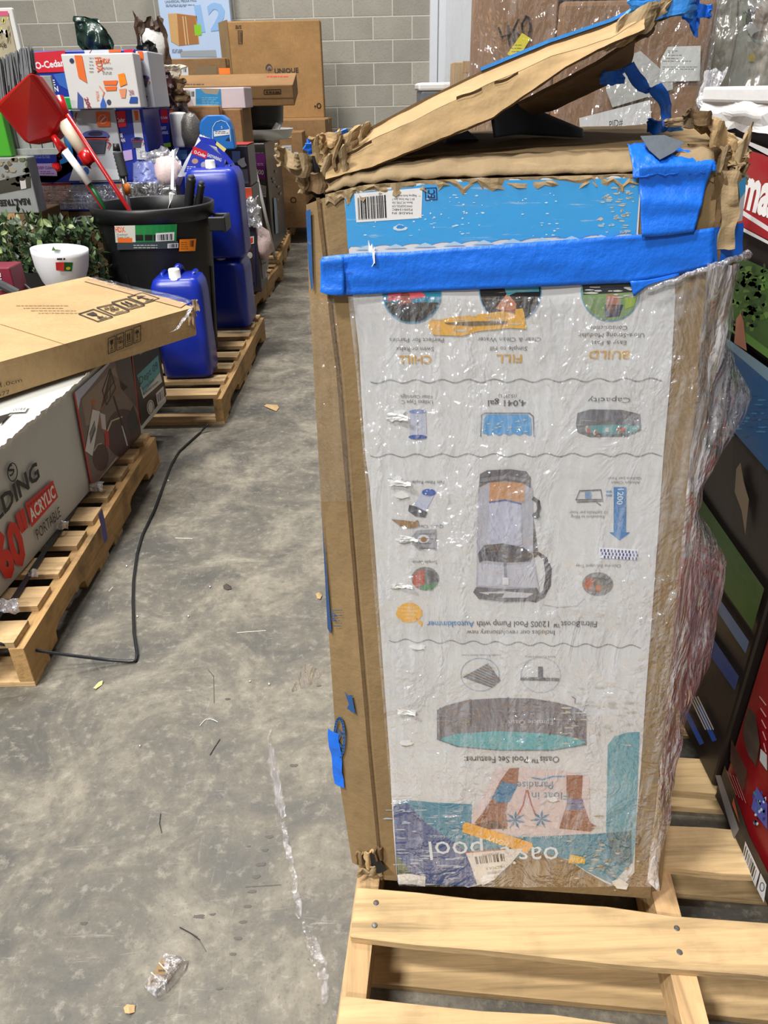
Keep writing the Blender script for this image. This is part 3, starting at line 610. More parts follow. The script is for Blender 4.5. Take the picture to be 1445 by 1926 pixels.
for cx, cy in ((969, 1540), (1018, 1538)):
    for k in range(7):
        a = k*2*pi/7+.3; g.p([(cx, cy), (cx+9*cos(a-.28), cy+9*sin(a-.28)), (cx+21*cos(a), cy+18*sin(a)), (cx+9*cos(a+.28), cy+9*sin(a+.28))], (64, 130, 172), 4)
g.line([(973, 1532), (984, 1512), (990, 1484)], 2.6, (176, 98, 92), 4); g.line([(1008, 1532), (1000, 1512), (992, 1484)], 2.6, (176, 98, 92), 4)
g.line([(1000, 1460), (1020, 1464), (1040, 1458), (1062, 1458)], 2.6, (84, 146, 186), 4)
g.text('Paradise', 1042, 1478, 968, 1484, -13, (98, 136, 158), 4) if False else g.up('Paradise', 972, 1040, 1468, 14, (98, 136, 158), 4)
g.up('Float in', 1000, 1068, 1488, 14, (98, 136, 158), 4)
g.p([(871, 1548), (876, 1543), (1000, 1582), (1002, 1588), (992, 1602), (870, 1562)], (230, 168, 52), 6); g.text('HEAVY', 958, 1582, 918, 1568, 9, (250, 226, 170), 7, .02)
g.p([(1072, 1604), (1100, 1610), (1100, 1622), (1068, 1620)], (222, 176, 60), 5); g.text('15ft', 1096, 1612, 1074, 1608, 8, (240, 224, 170), 6)
for i in range(60): g.blot(random.gauss(1140, 30), random.gauss(1610, 26), random.uniform(2, 10), random.uniform(.8, 2.5), random.choice(((196, 186, 166), (160, 140, 110), (92, 150, 170))), 5, 8)
g.p([(875, 1599), (985, 1592), (962, 1620), (940, 1640), (930, 1652), (898, 1662), (885, 1622)], (222, 216, 210), 7); g.line([(876, 1600), (950, 1594)], 2, (190, 90, 80), 8)
g.bars(((893, 1608), (948, 1602), (950, 1616), (896, 1622)), (40, 34, 34), 8, 20, 9); g.text('AMBIENT', 938, 1600, 906, 1603, 4, (70, 64, 62), 8)
for i, t in enumerate(('HECTOR F.', '1320 KENWAY', 'GUTHRIE')): g.text(t, 948-i*3, 1624+i*9, 912+i*3, 1628+i*9, -5 if False else 5, (96, 90, 88), 8)
g.p([(748, 1642), (770, 1640), (801, 1645), (800, 1664), (776, 1660), (750, 1660)], (226, 222, 218), 7)
g.p([(900, 1652), (912, 1642), (930, 1640), (928, 1652), (908, 1662)], (236, 234, 232), 8); g.p([(1150, 1655), (1164, 1648), (1182, 1660), (1178, 1670), (1160, 1668)], (226, 222, 216), 6)
# white flakes and peeled spots along the left side of the label
for x, y in ((752, 775), (748, 900), (756, 930), (760, 1014), (745, 1100), (775, 1338), (765, 1395), (785, 1215), (1040, 1500)):
    g.blot(x, y, random.uniform(8, 20), random.uniform(4, 9), (236, 236, 236), 4, 12); g.line([(x-9, y+5), (x, y+7), (x+12, y+4)], 1.2, (120, 104, 84), 5)
g.build('printed_graphics', sheet, printed('label_ink', 0.5, 0.42, (196, 196, 194), (1.0, 1.0, 14), dirt=0.16))
# curled paper flakes (real lifted paper)
PAPER = M('label_paper', (222, 222, 222), 0.6, 0.05)
for x, y, w, h in ((765, 1335, .020, .008), (752, 905, .022, .007), (770, 1010, .018, .006), (760, 1098, .018, .006), (748, 782, .020, .007), (700, 480, .006, .02)):
    c = front.P(x, y, .004); mb = MB(); mb.grid(lambda u, v: c + front.u*(u-.5)*w*1.3 + front.v*(v-.5)*h*1.5*(1-.5*u)*(1+.8*nz((u*3, x, v), 2)) + front.n*(.005*u*u+nz((u, v, x), 3)*.002), 8, 5); O('peeled_flake', mb, PAPER, pc)

# printing on the kraft left side
lp = Print(left, .0035)
NB = (34, 84, 140)
lp.p([(579, 396), (588, 393), (592, 540), (589, 545), (584, 500)], NB, 0)
lp.p([(607, 940), (611, 1000), (618, 1080), (626, 1180), (625, 1190), (619, 1180), (613, 1060)], (50, 78, 124), 0)
lp.p([(650, 1297), (656, 1306), (664, 1304), (671, 1340), (655, 1330), (659, 1322)], NB, 0)
lp.ring(641, 1385, 9, 37, 4.5, NB, 0); lp.line([(638, 1370), (645, 1376), (638, 1392), (645, 1402)], 3, NB, 0); lp.lines(630, 1140, 646, 1180, 4, NB, 0, 4)
lp.text('90\u00b0', 634, 1168, 634, 1146, 8, NB, 0)
lp.build('side_print', pc, printed('side_ink', .4, .6, (160, 130, 92), (3, 3, 3)))
BT = M('blue_masking_tape', (18, 108, 224), 0.45, 0.10, 14, 0.5); BTL = M('faded_blue_tape', (60, 146, 232), 0.5, 0.12, 14, 0.4); GT = M('grey_duct_tape', (96, 102, 110), 0.35, 0.15, 20, 0.3)
mb = ribbon([left.P(x, y, .004) for x, y in ((630, 1372), (633, 1400), (637, 1440), (641, 1474))], left.v, .02, .003, 20, 3, 40); O('blue_tape_strip', mb, BT, pc)

# blue tape: horizontal band and the vertical piece at the right corner
def tape(name, surf, quad_top, quad_bot, mat, n=40, m=6, lift=.004, amp=.0035, fr=26, parent=pc, drop=None, k=0.0):
    def L(P, t):
        ls = [0.0]
        for a, b in zip(P, P[1:]): ls.append(ls[-1]+math.hypot(b[0]-a[0], b[1]-a[1]))
        d = t*ls[-1]
        for i in range(len(P)-1):
            if d <= ls[i+1]+1e-9: q = (d-ls[i])/(ls[i+1]-ls[i]); return (P[i][0]+(P[i+1][0]-P[i][0])*q, P[i][1]+(P[i+1][1]-P[i][1])*q)
        return P[-1]
    mb = MB()
    def fn(u, v):
        a = L(quad_top, u); b = L(quad_bot, u); x = a[0]+(b[0]-a[0])*v; y = a[1]+(b[1]-a[1])*v
        p = surf.P(x, y); h = lift + amp*(.5+nz((p.x*.35, p.y, p.z*2.2), fr, k)) + amp*.35*max(0, nz((p.x*.3, p.y, p.z*4), fr*1.6, k+3))
        return p + surf.n*h
    mb.grid(fn, n, m); return O(name, mb, mat, parent, smooth=True, solid=.0006)
tape('blue_tape_band', front, [(607, 482), (640, 478), (690, 474), (760, 473), (960, 457), (1200, 440), (1300, 432), (1340, 427)], [(609, 546), (650, 553), (760, 549), (900, 543), (1080, 535), (1188, 530), (1260, 518), (1340, 498)], BT, 70, 10, k=2)
mb = MB()
A_ = [front.P(1340, 427, .006), right.P(1365, 423, .006), right.P(1391, 418, .005)]; B_ = [front.P(1340, 498, .006), right.P(1366, 488, .006), right.P(1389, 476, .005)]
mb.grid(lambda u, v: lerpl(A_, u).lerp(lerpl(B_, u), v)+front.n*.002*nz((u*3, v*3, 1), 1.5), 8, 6); O('blue_tape_band', mb, BT, pc, smooth=True)
tape('blue_tape_patch', front, [(1199, 312), (1225, 308), (1270, 306), (1338, 303)], [(1203, 444), (1225, 443), (1262, 440), (1300, 434)], BT, 26, 16, .0055, .006, 20, k=7)
tape('blue_tape_tail', front, [(1183, 527), (1215, 525), (1240, 520), (1275, 512)], [(1190, 556), (1200, 548), (1218, 534), (1275, 517)], BT, 12, 5, .004, .002, k=4)
tape('blue_tape_tail', front, [(606, 486), (625, 484), (650, 480)], [(606, 545), (620, 550), (650, 553)], BT, 8, 6, .009, .006, 40, k=9)

# ---- top: rolled front lip, top flap, raised lid
zt = fL[-1].z
tl0, tr0 = fL[-1], fR[-1]
top_e0 = [front.P(x, y, -.002) for x, y in ((612, 362), (680, 345), (800, 335), (950, 330), (1100, 326), (1220, 322), (1346, 318))]
d1 = _bk*0.02+V((0, 0, .012)); d2 = _bk*.045+V((0, 0, .016))
lipm = MB()
lipm.grid(lambda u, v: lerpl(top_e0, u) + (d1*(v/.5) if v < .5 else d1+(d2-d1)*((v-.5)/.5)) + front.n*.006*sin(v*pi)*(1+nz((u*9, v, 1), 2)) + V((0, 0, .003))*nz((u*14, v*2, 3), 2), 60, 6)
O('front_lip', lipm, TORN, pc, solid=.003, smooth=True)
lipm = MB()
lipm.grid(lambda u, v: lerpl(top_e0, u) + front.v*(-.002-.010*v*(1+1.2*nz((u*11, 0, 5), 3))) + front.n*(.003+.003*nz((u*22, v*2, 6), 2)), 70, 3)
O('torn_edge', lipm, TORN, pc, solid=.0015)
tb = [p + d2 for p in top_e0]
tbk = [onY(x, y, 1.19) for x, y in ((640, 268), (780, 255), (950, 246), (1100, 241), (1220, 238), (1300, 238), (1368, 242))]
mb = MB(); mb.grid(lambda u, v: lerpl(tb, u).lerp(lerpl(tbk, u), v) + V((0, 0, .003))*nz((u*4, v*4, 8), 2), 20, 10); O('top_flap', mb, KRAFT, pc, solid=.004, smooth=True)
mb = MB(); mb.grid(lambda u, v: lerpl(tbk, u).lerp(lerpl([bL[-1], bR[-1]], u), v), 8, 3); O('back_panel', mb, KRAFT, pc, solid=.004)

# raised lid: a shallow tray hinged at the left
la = [(618, 292), (700, 243), (780, 200), (904, 140), (1030, 88), (1148, 48), (1212, 18)]
lm = [(614, 305), (700, 262), (780, 226), (904, 165), (1037, 106), (1148, 72), (1213, 32)]
lb = [(612, 338), (700, 314), (780, 281), (927, 221), (1065, 125), (1150, 82), (1212, 56)]
lY = .845
lA = [onY(x, y, lY+.035) for x, y in la]; lM = [onY(x, y, lY+.01) for x, y in lm]; lB = [onY(x, y, lY) for x, y in lb]
lid = MB(); wob = lambda u, v: V((0, -.002, .001))*nz((u*9, v*2, 2), 1.6)
lid.grid(lambda u, v: lerpl(lA, u).lerp(lerpl(lM, u), v) + wob(u, v), 60, 4); lid.grid(lambda u, v: (lerpl(lM, u)+V((0, -.0004, -.0004))).lerp(lerpl(lB, u), v) + wob(u, 1+v), 60, 6)
O('lid_lip', lid, KRAFTL, pc, smooth=True)
for a_, b_ in (((860, 187), (905, 166)), ((640, 296), (700, 266)), ((930, 156), (975, 135))): O('lid_tear', ribbon([onY(a_[0], a_[1], lY+.006), onY((a_[0]+b_[0])/2, (a_[1]+b_[1])/2+2, lY+.005), onY(b_[0], b_[1], lY+.006)], V((0, -.3, 1)), .003, .002, 16, 2, 60), KRAFTD, pc)
lC = [C0+(p-C0)*1.36 - V((0, 0, .010)) for p in lA]
lid = MB(); lid.grid(lambda u, v: lerpl(lA, u).lerp(lerpl(lC, u), v)+V((0, 0, -.006))*sin(v*pi), 24, 10); lo = O('lid_panel', lid, KRAFTD, pc, solid=.005)
lC2 = [p + V((0, -0.001, .0045)) for p in lA]; lC3 = [C0+(p-C0)*1.34 - V((0, 0, -.001)) for p in lA]
mb = MB(); mb.grid(lambda u, v: lerpl(lC2[3:], u).lerp(lerpl(lC3[3:], u), v), 12, 4); O('lid_label', mb, BTL, pc, solid=.003)
mb = MB(); ed = [p+V((0, .002, -.001)) for p in lB]; mb = ribbon(ed, V((0, 1, -.4)), .007, .001, 60, 2, 90); O('corrugated_edge', mb, KRAFTD, pc)
# dark inner flap hanging under the lid
q = [(975, 196), (1010, 178), (1065, 150), (1120, 120), (1195, 72)]; q2 = [(1000, 213), (1040, 205), (1080, 186), (1140, 158), (1186, 124)]
fa = [onY(x, y, .90) for x, y in q]; fb = [onY(x, y, .99) for x, y in q2]
mb = MB(); mb.grid(lambda u, v: lerpl(fa, u).lerp(lerpl(fb, u), v) + V((0, .004, 0))*nz((u*8, v*8, 1), 1.5), 20, 8); O('inner_flap', mb, KRAFTD, pc, solid=.004)
# grey liner standing out of the opening
GL = M('grey_foam_liner', (118, 124, 132), 0.7, 0.08)
fa = [onY(x, y, 1.0) for x, y in ((928, 232), (935, 210), (975, 190), (1020, 208), (1095, 243))]; fb = [onY(x, y, 1.0) for x, y in ((932, 258), (960, 258), (1000, 258), (1040, 258), (1097, 258))]
mb = MB(); mb.grid(lambda u, v: lerpl(fa, u).lerp(lerpl(fb, u), v)+V((0, .06*sin(u*pi), 0)), 16, 6); O('grey_liner', mb, GL, pc, smooth=True, solid=.004)
fa = [onY(x, y, 1.02) for x, y in ((840, 262), (880, 245), (900, 262))]; mb = MB(); mb.add(fa+[p+V((0, .02, -.02)) for p in fa], [(0, 1, 2), (0, 1, 4, 3), (1, 2, 5, 4)]); O('grey_liner', mb, GL, pc)
# tape ribbon hanging from the lid
bp = [onY(x, y, .97) for x, y in ((1183, 122), (1195, 143), (1214, 168), (1228, 170), (1232, 162), (1246, 182), (1256, 200), (1253, 235))]
mb = ribbon(bp, V((.9, .5, .3)), .016, .004, 40, 3, 50, 6); O('hanging_tape_ribbon', mb, BT, pc, smooth=True, solid=.0006)
crumple('blue_tape_wad', onY(1255, 236, 1.0), (.019, .006), .006, pc, BTL, 3.1); crumple('blue_tape_wad', onY(1238, 238, .99), (.014, .006), .008, pc, BT, 8.1)
crumple('blue_tape_wad', onY(1152, 146, .93), (.012, .006), .004, pc, BT, 9.1)
# lid's torn right end and its tape
for i, (x, y, w, h, k, m) in enumerate(((1196, 44, .020, .014, 1.0, TORN), (1218, 26, .024, .010, 2.0, TORN), (1240, 22, .022, .008, 3.0, KRAFTD), (1175, 62, .018, .012, 4.0, KRAFTL), (1205, 62, .016, .007, 5.5, KRAFTD), (1225, 36, .020, .006, 6.5, KRAFTD))):
    crumple('torn_flap', onY(x, y, .86+.012*i), (w, h), .008, pc, m, k, ay=V((.3, .2, 1)), ax=V((1, .1, .35)))
crumple('blue_tape_wad', onY(1245, 10, .88), (.036, .010), .008, pc, BTL, 12.2, 18, 8, ax=V((1, .1, .12))); crumple('blue_tape_wad', onY(1290, 8, .89), (.018, .010), .008, pc, BTL, 13.4)
crumple('blue_tape_wad', onY(1303, 26, .89), (.012, .012), .007, pc, BT, 14.4, ax=V((.8, 0, -.7))); crumple('blue_tape_wad', onY(1322, 22, .89), (.008, .005), .004, pc, BT, 15.4)
# crushed top left corner
for x, y, w, h, k, m, ax in ((560, 305, .022, .009, 1.1, TORN, (1, .2, -.3)), (590, 318, .020, .010, 2.2, TORN, (1, 0, -.2)), (612, 298, .014, .020, 3.3, KRAFT, (1, 0, .1)), (630, 318, .014, .016, 4.4, TORN, (1, 0, .5)), (640, 275, .022, .010, 5.5, KRAFTL, (1, 0, .45)), (668, 258, .018, .007, 6.6, TORN, (1, 0, .5)),
                             (600, 345, .016, .010, 7.7, KRAFTD, (1, 0, 0)), (640, 345, .026, .007, 8.8, TORN, (1, 0, .1)), (680, 338, .03, .006, 9.9, TORN, (1, 0, .15)), (580, 350, .012, .008, 10.3, TORN, (1, 0, 0)), (615, 262, .012, .008, 11.7, KRAFTL, (1, .3, .3)), (545, 296, .013, .006, 12.7, TORN, (1, 0, -.4))):
    crumple('torn_flap', onY(x, y, .85+.02*random.random()), (w, h), .012, pc, m, k, 16, 12, ax=V(ax))
crumple('blue_tape_wad', onY(612, 272, .90), (.022, .008), .006, pc, BT, 31.0, ax=V((1, .1, .3))); crumple('blue_tape_wad', onY(598, 282, .91), (.011, .010), .006, pc, BT, 32.0)
mb = MB(); mb.lathe([(0, -.02), (.006, -.02), (.006, .02), (0, .02)], onY(598, 332, .858), 10); O('corner_hole_shade', mb, M('painted_hole_shade', (10, 9, 8), .9), pc)  # near-black plug painting the shade inside a corner hole
# crushed top right corner
ca = [onY(x, y, Y) for x, y, Y in ((1300, 216, .93), (1345, 228, .90), (1378, 258, .87), (1412, 275, .85))]; cb = [onY(x, y, Y) for x, y, Y in ((1296, 232, .95), (1340, 256, .93), (1358, 300, .86), (1390, 330, .835))]
mb = MB(); mb.grid(lambda u, v: lerpl(ca, u).lerp(lerpl(cb, u), v)+V((nz((u*6, v*6, 1), 1.5), nz((u*6, v*6, 4), 1.5), nz((u*6, v*6, 7), 1.5)))*.007, 22, 12); O('torn_flap', mb, TORN, pc, solid=.003)
for x, y, w, h, k, m, ax in ((1393, 292, .013, .015, 21.1, TORN, (.5, 0, 1)), (1375, 322, .018, .010, 22.2, TORN, (1, 0, -.3)), (1362, 270, .018, .014, 23.3, KRAFTL, (1, 0, -.8)), (1345, 312, .010, .018, 24.4, TORN, (1, 0, 0)), (1315, 222, .020, .006, 25.5, KRAFTD, (1, .3, -.2)), (1290, 232, .020, .004, 26.5, TORN, (1, .3, 0)), (1335, 300, .022, .010, 27.5, KRAFTD, (1, 0, -.2))):
    crumple('torn_flap', onY(x, y, .845+.01*random.random()), (w, h), .009, pc, m, k, 14, 10, ax=V(ax))
# the grey and blue folded tape over the top edge
fa = [onY(x, y, .835) for x, y in ((1180, 270), (1230, 268), (1285, 282), (1336, 286))]; fb = [front.P(x, y, .009) for x, y in ((1188, 335), (1225, 330), (1285, 325), (1342, 322))]
mb = MB(); mb.grid(lambda u, v: lerpl(fa, u).lerp(lerpl(fb, u), v)+front.n*(.008*sin(v*pi)*.8+.004*nz((u*5, v*5, 3), 2))+V((0, 0, .003*nz((u*6, v*3, 8), 2))), 24, 12); O('blue_tape_patch', mb, BT, pc, smooth=True, solid=.0006)
sg = Surf(lerpl(fa, 0), lerpl(fa, 1)-lerpl(fa, 0), lerpl(fa, 0)-lerpl(fb, 0), front.n)
mb = MB(); Q = [sg.P(x, y, .012) for x, y in ((1196, 274), (1240, 272), (1278, 286), (1258, 304), (1232, 318), (1212, 300))]; mb.add(Q, [tuple(range(6))]); O('grey_tape_patch', mb, GT, pc, solid=.0006)
# bottom left burst corner
for x, y, w, h, k, m in ((700, 1612, .008, .016, 41.0, KRAFTL), (712, 1632, .010, .010, 42.0, TORN), (690, 1635, .012, .008, 43.0, TORN), (716, 1600, .006, .014, 44.0, KRAFTD), (683, 1612, .008, .014, 45.0, KRAFT)):
    crumple('torn_flap', left.P(x, y, .006), (w, h), .006, pc, m, k)
mb = MB(); c = left.P(707, 1618, .0065); mb.grid(lambda u, v: c+left.u*(v-.5)*.045*sin(pi*min(.98, max(.02, u)))+left.v*(u-.5)*.05, 10, 6); O('burst_hole_shade', mb, bpy.data.materials['painted_hole_shade'], pc)  # near-black sheet on the side face, painting the shade inside a burst hole
# bits on the side label at the right corner
rp = Print(right, .004); rp.p([(1383, 345), (1397, 330), (1396, 360), (1386, 375)], (70, 160, 215), 0); rp.p([(1386, 375), (1396, 360), (1390, 415), (1377, 418)], (206, 206, 208), 0); rp.build('side_label', pc)

# ---- stretch film around the carton
FW = film('stretch_film', .86, (1, 1, .7), .22, 1.0, freq=30, rough=.07, sp=110)
FW2 = film('bunched_stretch_film', .66, (1.2, 1.2, .4), .60, 1.0, tint=(222, 220, 226), freq=34, rough=.08, sp=90)
ys = [560+i*(1640-560)/44 for i in range(45)]
def il(tab, y):
    for (a, b), (c, d) in zip(tab, tab[1:]):
        if y <= c: return b+(d-b)*(y-a)/(c-a)
    return tab[-1][1]
silL = [(540, 581), (690, 590), (930, 603), (1200, 619), (1460, 637), (1645, 664)]
creL = [(540, 628), (700, 646), (900, 662), (1130, 680), (1380, 700), (1655, 725)]
creR = [(325, 1346), (540, 1332), (700, 1319), (900, 1300), (1130, 1277), (1400, 1252), (1690, 1222)]
silR = [(475, 1392), (500, 1388), (560, 1376), (600, 1378), (640, 1368), (680, 1378), (740, 1413), (775, 1398), (800, 1386), (850, 1352), (900, 1322), (950, 1306), (975, 1322), (1010, 1345), (1050, 1364), (1070, 1362), (1130, 1352), (1200, 1342), (1250, 1330), (1320, 1296), (1400, 1276), (1480, 1262), (1560, 1250), (1640, 1236)]
dpt = [(475, .03), (640, .05), (740, .12), (850, .07), (950, .05), (1060, .12), (1250, .09), (1450, .05), (1640, .02)]
mb = MB(); NU = 46
def filmpt(u, v):
    y = 556+(1662-556)*v
    a, c, d = il(creL, y), il(creR, y), il(silR, y)
    yy = y
    x = a+26+(c-a-26)*u
    if v < .12: yy = y + (max(0, (x-1170))/170)*(-62)*(1-v/.12) if x > 1170 else y
    p = front.P(x, yy, .0055) ; w = nz((p.x*1.6, p.y, p.z*.8), 16, 3)*.0022 + nz((p.x*2.5, p.y, p.z), 40, 5)*.0012
    return p + front.n*w
mb.grid(filmpt, NU, 70); O('stretch_film', mb, FW, pc, smooth=True)
mb = MB()
def filmR(u, v):
    y = 490+(1640-490)*v
    c, d = il(creR, y), il(silR, y); dp = il(dpt, y)
    p0 = front.P(c-14, y, .010); p1 = onY(d, y, p0.y+dp); p = p0.lerp(p1, u)
    p += V((nz((p.x*3, p.y, p.z*1.0), 18, 3), nz((p.x*3, p.y, p.z), 18, 8), 0))*.010*sin(u*pi*.9+.1) + V((0, -1, 0))*(.006+.016*sin(u*pi))
    return p + V((0, -1, 0))*nz((p.x*2.5, p.y*1.5, p.z*.5), 60, 1)*.004
mb.grid(filmR, 22, 90)
def filmB(u, v):
    y = 490+(1640-490)*v; c, d = il(creR, y), il(silR, y); dp = il(dpt, y)
    p0 = front.P(c, y, .006); p1 = onY(d, y, p0.y+dp); p2 = V((p0.x+.05, 1.12, p1.z)); return p1.lerp(p2, u)+V((nz((u, v*9, 2), 3)*.004, 0, 0))
mb.grid(filmB, 6, 60); O('bunched_film', mb, FW2, pc, smooth=True)
mb = MB(); mb.grid(lambda u, v: left.P(il(silL, 560+(940-560)*v)*(1-u)+(il(creL, 560+(940-560)*v)+3)*u, 560+(940-560)*v, .005+.002*nz((u*3, v*24, 1), 2)), 8, 50); O('stretch_film', mb, film('thin_side_film', .90, (1, 1, .7), .04, 1.0, freq=26, rough=.07, sp=110), pc, smooth=True)
# twisted rope of film below the tape and the pinch half way down
rp_ = [front.P(x, y, .010) for x, y in ((1215, 540), (1270, 522), (1320, 503), (1360, 490))]+[right.P(1392, 478, .008), right.P(1396, 478, .006)]
mb = MB(); mb.tube([lerpl(rp_, i/26)+V((0, 0, nz((i*.5, 1, 1), 1)*.004)) for i in range(27)], [.0012+.0034*(i/26)*(1+.9*nz((i*.9, 3, 1), 1)) for i in range(27)], 8); O('film_rope', mb, FW2, pc, smooth=True)
for k in range(7):
    a = [onY(1250+k*6+x, y, .80+.01*k) for x, y in ((-28+k*4, 880), (-10+k*2, 940), (0, 985), (14, 1030), (28+k*7, 1062))]
    mb = MB(); mb.tube([lerpl(a, i/16) for i in range(17)], [.0022]*17, 6); O('film_fold', mb, FW2, pc, smooth=True)
# corner of clear tape sticking out on the left
mb = MB(); Q = [left.P(613, 1262, .002), left.P(596, 1228, .03), left.P(576, 1275, .04), left.P(600, 1278, .01)]; mb.add(Q, [(0, 1, 2, 3)]); O('loose_clear_tape', mb, FW2, pc)

# ================================================================ RIGHT: LEANING NEIGHBOUR CARTONS
DKC = M('shade_darkened_board', (34, 28, 26), 0.45, 0.2, 6, 0.1); WHB = M('white_wrapped_board', (222, 220, 220), 0.4, 0.05, 5, 0.3)  # tall right carton's board colour is darkened to carry its shade
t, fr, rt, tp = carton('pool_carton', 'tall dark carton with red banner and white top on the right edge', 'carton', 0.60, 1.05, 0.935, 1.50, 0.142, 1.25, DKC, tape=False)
sf = Surf((0.594, 1.50, 0.142), (0, -1, 0), (0, 0, 1), (-1, 0, 0)); p = Print(sf, .002)  # print colours on this side also darkened, shade put into the ink
def quad(l, r, c, L=0): p.p([(1300, l[0]), (1500, l[1]), (1500, r[1]), (1300, r[0])], c, L)
def band(a, b, c, L=0):     # a, b: upper and lower edge, each ((x,y),(x,y)); clipped to the face
    u = [sf.px(*q) for q in (a[0], a[1], b[1], b[0])]
    def ext(P, Q, x): k = (x-P[0])/(Q[0]-P[0]); return (x, min(1.105, max(0.003, P[1]+(Q[1]-P[1])*k)))
    p.uv([ext(u[0], u[1], .003), ext(u[0], u[1], .562), ext(u[3], u[2], .562), ext(u[3], u[2], .003)], c, L)
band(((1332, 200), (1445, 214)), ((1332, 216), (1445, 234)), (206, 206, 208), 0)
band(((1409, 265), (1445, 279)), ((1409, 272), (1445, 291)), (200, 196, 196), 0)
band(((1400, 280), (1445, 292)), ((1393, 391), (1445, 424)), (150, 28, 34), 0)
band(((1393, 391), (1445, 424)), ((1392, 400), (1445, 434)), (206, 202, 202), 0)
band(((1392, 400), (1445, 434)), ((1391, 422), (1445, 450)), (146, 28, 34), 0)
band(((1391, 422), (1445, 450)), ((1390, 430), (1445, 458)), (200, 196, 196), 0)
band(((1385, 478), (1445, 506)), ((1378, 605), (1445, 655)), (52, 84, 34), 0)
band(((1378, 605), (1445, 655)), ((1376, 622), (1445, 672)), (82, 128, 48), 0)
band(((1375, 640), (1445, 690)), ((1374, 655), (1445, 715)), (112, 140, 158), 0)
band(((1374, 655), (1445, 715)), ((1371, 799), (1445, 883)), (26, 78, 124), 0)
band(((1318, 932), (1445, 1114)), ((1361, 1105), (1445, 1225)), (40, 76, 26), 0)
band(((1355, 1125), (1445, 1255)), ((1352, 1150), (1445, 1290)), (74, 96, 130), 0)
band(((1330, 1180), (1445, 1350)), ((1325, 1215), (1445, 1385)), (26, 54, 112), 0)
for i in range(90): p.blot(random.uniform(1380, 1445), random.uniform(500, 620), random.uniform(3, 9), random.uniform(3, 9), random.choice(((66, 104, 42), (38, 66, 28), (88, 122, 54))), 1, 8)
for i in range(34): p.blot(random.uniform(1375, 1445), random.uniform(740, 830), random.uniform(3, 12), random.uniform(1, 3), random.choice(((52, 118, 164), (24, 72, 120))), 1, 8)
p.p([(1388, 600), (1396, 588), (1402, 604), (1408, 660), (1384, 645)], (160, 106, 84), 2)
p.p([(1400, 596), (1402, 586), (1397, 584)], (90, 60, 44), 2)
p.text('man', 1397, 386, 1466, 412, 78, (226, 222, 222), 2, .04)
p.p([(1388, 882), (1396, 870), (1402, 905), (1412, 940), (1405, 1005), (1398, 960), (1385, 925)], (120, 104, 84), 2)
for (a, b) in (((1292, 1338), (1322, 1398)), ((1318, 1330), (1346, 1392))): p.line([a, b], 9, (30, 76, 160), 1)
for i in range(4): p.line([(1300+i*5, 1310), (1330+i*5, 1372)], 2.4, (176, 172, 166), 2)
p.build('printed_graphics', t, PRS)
mb = MB(); mb.box(.585, 1.06, .93, 1.515, 1.252, 1.275); mb.grid(lambda u, v: V((.588+.01*nz((u*5, v*3, 2), 1), .93+.58*u, 1.262-.05*v-.01*nz((u*7, v, 1), 2))), 24, 4); O('white_top_cover', mb, WHB, t, bevel=.01)
crumple('torn_plastic', (0.60, 1.52, 1.27), (.02, .03), .012, t, FW2, 61)
t, fr, rt, tp = carton('cooler_carton', 'dark red glossy printed carton with bar codes in the lower right corner', 'carton', 0.604, 0.95, 0.52, 0.915, 0.142, 0.62, M('deep_red_board', (122, 14, 22), .35, .1), tape=False)
sf = Surf((0.5985, 0.915, 0.142), (0, -1, 0), (0, 0, 1), (-1, 0, 0)); p = Print(sf, .002)
p.rect(.003, .003, .39, .035, (22, 18, 20), 0); p.uv([(.003, .035), (.39, .035), (.39, .05), (.12, .05), (.003, .085)], (30, 22, 24), 0)
p.p([(1348, 1458), (1358, 1458), (1393, 1560), (1383, 1578)], (120, 118, 120), 1); p.p([(1383, 1500), (1392, 1540), (1395, 1550), (1380, 1512)], (176, 84, 40), 2)
p.p([(1405, 1582), (1432, 1640), (1424, 1668), (1400, 1612)], (206, 206, 208), 2); p.bars(((1406, 1590), (1428, 1640), (1422, 1660), (1402, 1608)), L=3, n=16, seed=5)
p.p([(1434, 1642), (1445, 1664), (1440, 1698), (1427, 1672)], (206, 206, 208), 2); p.ring(1437, 1668, 4, 8, 1.4, (60, 60, 60), 3)
p.p([(1426, 1480), (1446, 1512), (1446, 1560), (1416, 1520)], (70, 76, 150), 1)
for i in range(26): p.blot(random.uniform(1420, 1444), random.uniform(1490, 1550), 2.6, 4, random.choice(((176, 190, 210), (50, 50, 130), (40, 110, 130))), 2, 7)
p.p([(1405, 1345), (1412, 1330), (1424, 1345), (1432, 1400), (1424, 1440), (1410, 1420), (1400, 1380)], (50, 40, 36), 1)
p.p([(1378, 1390), (1408, 1450), (1400, 1488), (1376, 1430)], (58, 34, 32), 1); p.p([(1434, 1408), (1446, 1420), (1446, 1450), (1432, 1430)], (160, 164, 166), 2)
for i in range(5): p.line([(1432+i*2, 1310+i*22), (1444, 1326+i*22)], 2, (178, 130, 132), 2)
for i in range(4): p.line([(1370+i*6, 1450+i*4), (1388+i*6, 1495+i*5)], 1.4, (150, 96, 96), 2)
p.build('printed_graphics', t, PRS)

